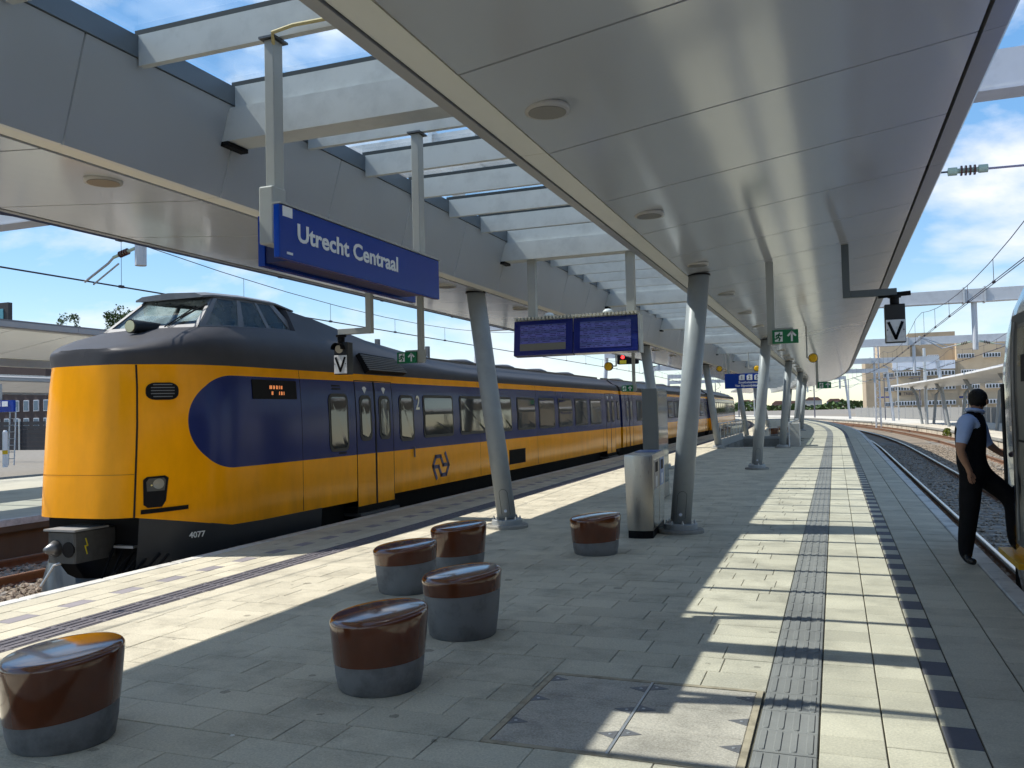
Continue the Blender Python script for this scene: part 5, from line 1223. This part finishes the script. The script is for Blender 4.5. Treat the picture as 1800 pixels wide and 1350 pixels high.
# ================================================================== OVERHEAD LINE
INSB = mat('insulator_brown', (0.10,0.04,0.03), 0.25); INSG = mat('insulator_cap', (0.42,0.50,0.38), 0.5)
def insulator(t, a, c, r_=0.05):
    a, c = Vector(a), Vector(c); d = (c-a).normalized(); L_ = (c-a).length
    m = MB().tube([a, c], r_*0.5, 8); m.build('insulator_core', INSG, t)
    for k in range(4):
        q = a + d*L_*(0.34 + 0.11*k); MB().tube([q - d*0.008, q + d*0.012], r_, 14).build('insulator_disc', INSB, t)
def gantry(s, label, x0=-15.2, x1=10.4, detail=True):
    p, th = frame(s, 0); t = thing('catenary_gantry', label, 'gantry', p, th, 'white gantries carrying the overhead line')
    MB().box(x0, x1, -0.19, 0.19, 5.43, 5.88).build('beam', WHITEM, t)
    MB().box(x0, x1, -0.21, 0.21, 5.395, 5.428).build('beam_flange', WHITEM, t)
    for x, lean in ((x0+0.1, -0.55), (x1-0.1, 0.6)): MB().tube([(x,0,5.45),(x+lean,0,-1.0)], 0.15, 16, True, 0.17).build('leg', WHITEM, t)
    for x, zb in ((-11.35,4.40),(5.0,3.62),(-5.2,4.95)):
        MB().tube([(x,0,zb),(x,0,5.40)], 0.10, 12).build('drop_post', WHITEM, t)
        for k in (-1,1): MB().box(x-0.35*k-0.03,x-0.35*k+0.03,-0.24,0.24,5.36,5.95).build('clamp', GALV, t)
        if x == -5.2: continue
        for sx, tx in (((-1,-12.6),) if x < -10 else ((-1,3.12),(1,7.12))):
            a0 = (x+sx*0.13,0,zb+0.32); a1 = (x+sx*0.62,0,zb+0.20); insulator(t, a0, a1, 0.06)
            MB().tube([a1,(x+(tx-x)*0.6,0,zb+0.10),(tx,-0.05,4.2)], 0.022, 6).build('cantilever_arm', GALV, t)
            MB().tube([(x+(tx-x)*0.4,0,zb+0.08),(tx-0.1*sx,0.05,4.16)], 0.016, 6).build('steady_arm', GALV, t)
    for x in (-9.0, 0.9): 
        MB().box(x-0.02,x+0.02,-0.02,0.02,4.95,5.42).build('hanger', GALV, t)
    return t
gl = ['nearest white gantry beam crossing above the canopy', 'white gantry beam spanning the right tracks behind the V signal', 'farther pale gantry in front of the tan building', 'distant gantry where the tracks start to bend', 'very distant gantry beyond the end of the canopy', 'farthest gantry over the curving tracks']
for k in range(6): gantry(11.7 + 24.2*k, gl[k])
cw = thing('cross_span', 'cross span wire with ribbed insulator beside the canopy edge', 'insulator', (1.3, 11.7, 4.5)); iv = -Vector(cw.location)
insulator(cw, Vector((1.40,11.7,4.515)) + iv, Vector((1.84,11.7,4.505)) + iv, 0.062)
for x in (1.405, 1.74): MB().tube([Vector((x,11.7,4.513)) + iv, Vector((x+0.10,11.7,4.511)) + iv], 0.05, 14).build('end_cap', INSG, cw)
MB().tube([Vector((1.1,11.7,4.52)) + iv, Vector((1.42,11.7,4.515)) + iv], 0.012, 6).build('hook', STEELD, cw); MB().tube([Vector((1.84,11.7,4.505)) + iv, Vector((6.9,11.7,4.40)) + iv], 0.014, 6).build('span_wire', mat('span_purple', (0.30,0.26,0.34), 0.5), cw)
def overhead(lat, zc, label, s_a=-4, s_b=150, double=True, seg=24.2):
    p0 = frame(20, lat)[0]; t = thing('overhead_wire', label, 'wire', p0 + Vector((0,0,zc)), 0, 'overhead contact wires'); iv = -Vector(t.location)
    def line(fz, nm, off=0.0, r_=0.009, step=2.42):
        pts = []; s = s_a
        while s <= s_b + 0.01:
            p = frame(s, lat+off)[0]; pts.append(Vector((p.x, p.y, fz(s))) + iv); s += step
        MB().tube(pts, r_, 5).build(nm, WIRE, t)
    def mz(s):
        u = ((s - 11.7) % seg)/seg; return zc + 1.02 - 4*0.62*u*(1-u)
    line(lambda s: zc, 'contact_wire', -0.03 if double else 0)
    if double: line(lambda s: zc, 'contact_wire', 0.03)
    line(mz, 'messenger_wire')
    s = 11.7 - 2*seg + 2.4
    while s < min(s_b, 100):
        if s > s_a:
            p = frame(s, lat)[0]; MB().tube([Vector((p.x,p.y,zc)) + iv, Vector((p.x,p.y,mz(s))) + iv], 0.006, 4).build('dropper', WIRE, t)
            MB().box(p.x-0.025+iv.x,p.x+0.025+iv.x,p.y-0.05+iv.y,p.y+0.05+iv.y,zc-0.02+iv.z,zc+0.03+iv.z).build('clip', WIRE, t)
        s += 3.6
overhead(3.12, 4.10, 'overhead wires above the nearest track on the right')
overhead(7.12, 4.10, 'overhead wires above the rusty track on the right', 10)
overhead(-9.0, 4.13, 'overhead wires above the yellow train')
overhead(-12.6, 4.22, 'overhead wires beyond the yellow train', -4, 110)
overhead(-28.5, 4.5, 'overhead wires behind the neighbouring canopy', -4, 110, False)

# ================================================================== BACKGROUND
# opposite canopy
oc = thing('opposite_canopy', 'thin pale canopy on leaning posts over the opposite platform', 'canopy', frame(60, 11)[0], 0); iv = -Vector(oc.location)
OCM = mat('opposite_canopy_metal', (0.50,0.48,0.44), 0.3, metal=0.2, var=0.06)
OCW = mat('opposite_canopy_edge', (0.72,0.72,0.72), 0.4)
for k in range(11):
    s = 27.5 + k*6.05; p, th = frame(s + 3.0, 0)
    MB().prism([(8.0,3.42),(10.6,3.05),(13.6,3.45),(13.6,3.55),(10.6,3.16),(8.0,3.50)], -3.015, 3.015).build('roof_panel', OCM, oc, p + iv, th)
    MB().box(7.86,8.0,-3.0,3.0,3.41,3.53).build('edge_trim', OCW, oc, p + iv, th)
for k in range(6):
    s = 33 + k*11.4; p, th = frame(s, 0)
    for x0, x1, x2 in ((9.9,9.5,9.0),(10.9,11.2,11.8)):
        MB().tube([(x0,0,-0.35),(x1,0,2.4),(x2,0,3.35)], 0.13, 12).build('column', COLP, oc, p + iv, th)
# tan brick building
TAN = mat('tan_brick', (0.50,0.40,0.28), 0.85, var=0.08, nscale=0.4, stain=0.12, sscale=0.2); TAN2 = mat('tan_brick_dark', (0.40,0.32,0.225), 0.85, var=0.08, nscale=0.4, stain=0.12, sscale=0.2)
WPAINT = mat('window_white', (0.68,0.69,0.72), 0.5); BGL = mat('far_window', (0.03,0.04,0.045), 0.1)
BY = 230.0; K = BY/150.0
bd = thing('tan_building', 'tan brick office building with rows of white framed windows', 'building', (24, BY, -1.0)); iv = -Vector(bd.location)
def zz_(z): return CAM_H + (z - CAM_H)*K
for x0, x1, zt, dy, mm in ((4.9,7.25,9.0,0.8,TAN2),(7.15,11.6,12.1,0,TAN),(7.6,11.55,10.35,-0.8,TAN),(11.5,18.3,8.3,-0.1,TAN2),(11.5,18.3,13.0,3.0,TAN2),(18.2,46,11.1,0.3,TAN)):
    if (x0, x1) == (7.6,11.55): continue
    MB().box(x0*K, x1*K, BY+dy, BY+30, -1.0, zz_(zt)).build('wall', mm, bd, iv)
MB().box(8.9*K, 17.9*K, BY-0.5, BY+0.0, zz_(7.0), zz_(8.35)).build('white_storey', mat('white_cladding', (0.70,0.74,0.82), 0.5), bd, iv)
MB().box(6.9*K, 46*K, BY-0.6, BY-0.2, zz_(13.0)-0.2, zz_(13.0)).name if False else None
def windows(x0, x1, z0, z1, n, dy=-0.6):
    fr = MB().box(x0*K, x1*K, BY+dy, BY+dy+0.25, zz_(z0), zz_(z1)).build('window_band', WPAINT, bd, iv)
    w_ = (x1-x0)*K/n
    for k in range(n):
        a = x0*K + k*w_ + w_*0.2; MB().box(a, a+w_*0.6, BY+dy-0.06, BY+dy-0.01, zz_(z0)+0.12, zz_(z1)-0.15).build('window', BGL, fr)
for z0, z1 in ((6.0,6.75),(3.75,4.45),(1.35,2.05)):
    windows(7.5, 9.0, z0-0.1, z1-0.1, 7)
    windows(9.15, 12.9, z0, z1, 9); windows(13.4, 17.8, z0, z1, 9); windows(18.7, 21.2, z0, z1, 7); windows(22.0, 25.5, z0, z1, 8); windows(26.2, 30, z0, z1, 8)
for x0, x1 in ((14.0,15.6),(18.3,20.6),(21.8,24.2),(25.0,27.4),(28.5,31)): windows(x0, x1, 8.55, 9.25, 6)
MB().box(9.45*K, 10.0*K, BY-0.68, BY-0.6, zz_(2.95), zz_(3.45)).build('shield_emblem', mat('emblem_dark', (0.03,0.03,0.03), 0.5), bd, iv)
text('lettering', 'TRIBES', 0.9, mat('letter_dark', (0.06,0.05,0.05), 0.5), bd, Vector((10.35*K, BY-0.64, zz_(3.02))) + iv, (1,0,0), (0,0,1), 0.95, 0.01, 0.03)
for k in range(14): MB().box((18.6+k*0.55)*K, (18.7+k*0.55)*K, BY+2, BY+2.1, zz_(11.1), zz_(11.5)).build('roof_post', WPAINT, bd, iv)
# tall masts, lattice mast, lamp posts, fence on the opposite platform
def mast(name, label, lat, s, h, r_, m, cat, cross=None, blue=False, z0=-0.35, grp=None):
    p, th = frame(s, lat); t = thing(name, label, cat, (p.x, p.y, z0), th, grp)
    MB().tube([(0,0,0),(0,0,h)], r_, 10, True, r_*0.8).build('pole', m, t)
    if cross: 
        MB().tube([(-cross,0,h-0.1),(0,0,h-0.02),(cross,0,h-0.1)], 0.04, 6).build('lamp_arm', m, t)
        for k in (-1,1): MB().box(k*cross-0.25,k*cross+0.25,-0.1,0.1,h-0.16,h-0.1).build('lamp_head', m, t)
    if blue: MB().box(-0.75,-0.1,-0.08,-0.04,h*0.52,h*0.52+0.16).build('sign_plate', SBLUE, t); MB().box(0.1,0.75,-0.08,-0.04,h*0.52,h*0.52+0.16).build('sign_plate', SBLUE, t)
    return t
DKP = mat('dark_pole', (0.10,0.10,0.13), 0.5)
mast('lamp_post', 'slim dark twin-arm lamp post left on the opposite platform', 12.0, 118, 5.4, 0.06, DKP, 'lamp post', 1.2, True, grp='lamp posts on the opposite platform')
mast('lamp_post', 'slim dark lamp post in front of the tan windows', 13.2, 106, 5.0, 0.06, DKP, 'lamp post', 0.9, False, grp='lamp posts on the opposite platform')
mast('lamp_post', 'slim dark lamp post with blue plates near the canopy tip', 12.6, 84, 4.6, 0.05, DKP, 'lamp post', None, True, grp='lamp posts on the opposite platform')
mast('catenary_mast', 'thick grey mast standing before the tan building', 9.9, 88, 7.2, 0.16, GALV, 'mast')
mast('catenary_mast', 'slender grey mast on the opposite platform', 12.2, 112, 7.6, 0.1, GALV, 'mast')
p, th = frame(100, 7.6); lmst = thing('lattice_mast', 'pale steel lattice mast at the far end of the canopy', 'mast', (p.x, p.y, -0.9), th)
for sx in (-0.25,0.25):
    for sy in (-0.25,0.25): MB().tube([(sx,sy,0),(sx*0.8,sy*0.8,9.5)], 0.05, 5).build('corner_post', WHITEM, lmst)
for k in range(12):
    z = 0.3 + k*0.78; MB().tube([(-0.25,-0.25,z),(0.25,-0.25,z+0.39),(-0.25,-0.25,z+0.78)], 0.03, 4).build('lacing', WHITEM, lmst)
fn = thing('mesh_fence', 'pale mesh fence along the back of the opposite platform', 'fence', frame(90, 15.2)[0] + Vector((0,0,-0.35))); iv = -Vector(fn.location)
fm = mat('fence_panel', (0.22,0.22,0.215), 0.6, var=0.15)
for k in range(34):
    p, th = frame(40 + k*3.2, 15.4); MB().box(-0.02,0.02,-1.58,1.58,-0.3,1.15).build('fence_panel', fm, fn, p + iv, th); MB().tube([(0,1.6,-0.35),(0,1.6,1.35)], 0.035, 6).build('fence_post', GALV, fn, p + iv, th)
# shrub on the opposite wall, hydrant
sh = thing('wall_shrub', 'small green shrub growing at the foot of the opposite platform wall', 'shrub', frame(70, 8.25)[0] + Vector((0,0,-0.95)))
lf = MB()
for _ in range(420):
    a = rnd()*6.28; e = rnd()*1.5; rr = 0.55*rnd()**0.4; c = Vector((rr*math.cos(a)*math.cos(e)*0.7, rr*math.sin(a)*math.cos(e), 0.15 + rr*math.sin(e)*1.1)); u = Vector((rnd()-.5,rnd()-.5,rnd()-.5)).normalized()*0.06; v = u.cross(Vector((rnd(),rnd(),1))).normalized()*0.04
    lf.add([c-u, c+v, c+u, c-v], [(0,1,2,3)])
lf.build('foliage', mat('leaf_yellow_green', (0.16,0.20,0.02), 0.6, island=0.4), sh); MB().tube([(0,0,0),(0.05,0.02,0.4)], 0.02, 5).build('stem', mat('bark', (0.08,0.06,0.04), 0.9), sh)
def tree(label, x, y, z, h, r_, m, grp):
    t = thing('tree', label, 'tree', (x, y, z), 0, grp)
    MB().tube([(0,0,0),(0.1,0,h*0.5),(0,0.1,h*0.8)], r_*0.12, 7, True, r_*0.04).build('trunk', mat('bark', (0.08,0.06,0.04), 0.9), t)
    cr_ = MB(); cl = []
    for _ in range(26):
        a = rnd()*6.28; zz2 = rnd(); cl.append(Vector((math.cos(a)*r_*0.75*rnd()**0.5, math.sin(a)*r_*0.75*rnd()**0.5, h*(0.35+0.62*zz2))))
    for c in cl:
        q = r_*(0.22+0.2*rnd())
        for _ in range(90):
            d = Vector((rnd()-.5, rnd()-.5, rnd()-.5)).normalized()*q*(0.5+0.6*rnd()); p_ = c + d; u = Vector((rnd()-.5,rnd()-.5,rnd()-.5)).normalized()*r_*0.07; v = u.cross(Vector((rnd()-.5,rnd()-.5,1))).normalized()*r_*0.05
            cr_.add([p_-u, p_+v, p_+u, p_-v], [(0,1,2,3)])
    cr_.build('crown', m, t)
LEAF = mat('leaf_green', (0.055,0.095,0.025), 0.6, island=0.45)
tree('poplar-like tree rising behind the cab windscreen', -91.0, 90, -1, 18.2, 2.6, LEAF, 'trees behind the neighbouring canopy')
tree('small tree showing above the neighbouring canopy on the left', -100.0, 90, -1, 18.0, 2.2, LEAF, 'trees behind the neighbouring canopy')
# buildings far left
bb = thing('brick_building', 'dark brick apartment block under the neighbouring canopy', 'building', (-88, 70, -1)); iv = -Vector(bb.location)
BRK = mat('dark_brick', (0.075,0.055,0.052), 0.85, var=0.15, nscale=1)
MB().box(-110,-81.5,70,70.8,-1,9).build('wall', BRK, bb, iv)
for kx in range(9):
    for kz in range(3):
        x = -92.2 + kx*1.5; z = 1.0 + kz*2.0; f_ = MB().box(x,x+0.75,69.88,69.99,z,z+1.25).build('window', WPAINT, bb, iv); MB().box(x+0.08,x+0.67,69.84,69.875,z+0.08,z+1.17).build('pane', mat('bluish_pane', (0.10,0.16,0.22), 0.1), f_)
db2 = thing('dark_tower_block', 'dark roof block with teal windows at the far left', 'building', (-102, 80, -1)); iv = -Vector(db2.location)
MB().box(-112,-99.6,80,80.6,-1,17.4).build('wall', mat('dark_cladding', (0.05,0.048,0.05), 0.7), db2, iv)
for k in range(5): MB().box(-101.2-k*1.1,-100.4-k*1.1,79.9,79.99,14.2,16.6).build('window', mat('teal_window', (0.10,0.30,0.36), 0.1), db2, iv)
hd = thing('hoarding', 'low dark slatted hoarding behind the neighbouring platform', 'fence', (-54, 44, -0.2)); iv = -Vector(hd.location)
for k in range(7): MB().box(-62,-48,44,44.1,-0.2+k*0.29,-0.2+k*0.29+0.26).build('slat', mat('dark_slat', (0.035,0.035,0.04), 0.7, var=0.3, nscale=2), hd, iv)
for k in range(6): MB().box(-61.5+k*2.6,-61.4+k*2.6,43.9,43.99,-0.2,2.0).build('post', GALV, hd, iv)
ns = thing('platform_sign', 'small blue sign with white numbers on the neighbouring platform', 'sign', (-31.6, 25, 2.0)); iv = -Vector(ns.location)
MB().box(-32.6,-30.85,25,25.1,2.15,2.62).build('sign_panel', SBLUE, ns, iv)
for k in range(3): MB().box(-32.3+k*0.42,-31.98+k*0.42,24.97,24.995,2.37,2.58).build('number_plate', LETTER, ns, iv)
MB().box(-31.7,-31.6,25.0,25.1,2.63,3.3).build('post', HANG, ns, iv)
ld = thing('ladder', 'metal ladder leaning on the neighbouring platform', 'ladder', (-34.7, 28, -0.2)); 
for x in (-0.18,0.18): MB().tube([(x,0,0),(x-0.25,0.3,2.6)], 0.03, 5).build('stile', GALV, ld)
for k in range(8): MB().tube([(-0.18-0.03*k,0.03*k,0.3+0.3*k),(0.18-0.03*k,0.03*k,0.3+0.3*k)], 0.02, 5).build('rung', GALV, ld)
wp = thing('marker_post', 'white marker post with yellow band on the neighbouring platform', 'post', (-33.2, 26.5, -0.18))
MB().lathe([(0.1,0),(0.1,0.55),(0.1,0.551)], 12).build('post', LETTER, wp); MB().lathe([(0.105,0.552),(0.105,0.72)], 12).build('yellow_band', mat('band_yellow', (0.7,0.45,0.02), 0.5), wp); MB().lathe([(0.1,0.722),(0.1,1.5),(0.05,1.58)], 12).build('upper_post', LETTER, wp)
# distance: low town and trees at the end of the line
for k in range(16):
    x = -120 + k*13 + 5*rnd(); y = 620 + 60*rnd(); h = 3 + 4*rnd()
    o = thing('far_block', 'hazy low far building number' if False else ['pale', 'grey', 'brown', 'cream'][k % 4] + ' far low building on the horizon, ' + ['first', 'second', 'third', 'fourth', 'fifth', 'sixth', 'seventh', 'eighth', 'ninth', 'tenth', 'eleventh', 'twelfth', 'thirteenth', 'fourteenth', 'fifteenth', 'sixteenth'][k] + ' from the left', 'building', (x, y, -1), 0, 'low buildings on the horizon')
    mm = mat('far_wall_%d' % (k % 4), [(0.45,0.43,0.40),(0.25,0.27,0.30),(0.22,0.15,0.12),(0.5,0.46,0.36)][k % 4], 0.8)
    MB().box(-5.5,5.5,0,12,0,h).build('wall', mm, o); MB().prism([(-5.8,h+0.003),(5.8,h+0.003),(3,h+2.2),(-3,h+2.2)], -0.3, 12.3).build('roof', mat('far_roof', (0.16,0.09,0.07), 0.8), o)
wd_ = MB()
for _ in range(5000):
    x = -260 + 520*rnd(); y = 560 + 40*rnd(); hh = 1.2 + 1.5*math.sin(x*0.07) + 0.8*math.sin(x*0.23+1); c = Vector((x, y, -1 + (hh+3)*rnd())); u = Vector((rnd()-.5,rnd()-.5,rnd()-.5)).normalized()*1.5; v = u.cross(Vector((rnd(),rnd(),1))).normalized()*1.2
    wd_.add([c-u, c+v, c+u, c-v], [(0,1,2,3)])
o = wd_.build('far_wood', LEAF); o['kind'] = 'stuff'; o['label'] = 'dark green line of distant trees on the horizon'
# red signal beyond the board, far seen
sgp = thing('rail_signal', 'railway signal showing red hung above the yellow train', 'signal', (-8.3, 36.0, 3.85)); 
bevel(MB().box(-0.42,0.5,-0.02,0.25,-0.22,0.2).build('case', BLACK, sgp), 0.05); MB().tube([(-0.15,-0.02,0.08),(-0.15,-0.06,0.08)], 0.07, 14).build('red_lamp', mat('red_light', (0.9,0.02,0.02), 0.4, emit=4.0), sgp)
MB().box(-0.28,0.0,-0.05,-0.021,-0.2,-0.05).build('number_display', mat('signal_yellow', (0.7,0.5,0.02), 0.4), sgp); MB().tube([(0.1,0.1,0.2),(0.1,0.1,1.5)], 0.05, 8).build('hanger', GALV, sgp)

far = [(-1.5,158),(9.6,150),(4.9,170),(12.5,140),(0.4,190),(6.5,182),(10.8,165),(5.3,205),(2.2,215),(8.0,230)]
far.sort(key=lambda q: project(*frame(q[1], q[0])[0])[0])
for k, (lat, s) in enumerate(far):
    mast('catenary_mast', ['first', 'second', 'third', 'fourth', 'fifth', 'sixth', 'seventh', 'eighth', 'ninth', 'tenth'][k] + ' from the left of the far thin masts beside the bending tracks', lat, s, 6.5 + (k % 3)*0.7, 0.11, GALV if k % 2 else DKP, 'mast', None, False, -0.9, 'far masts along the bending tracks')
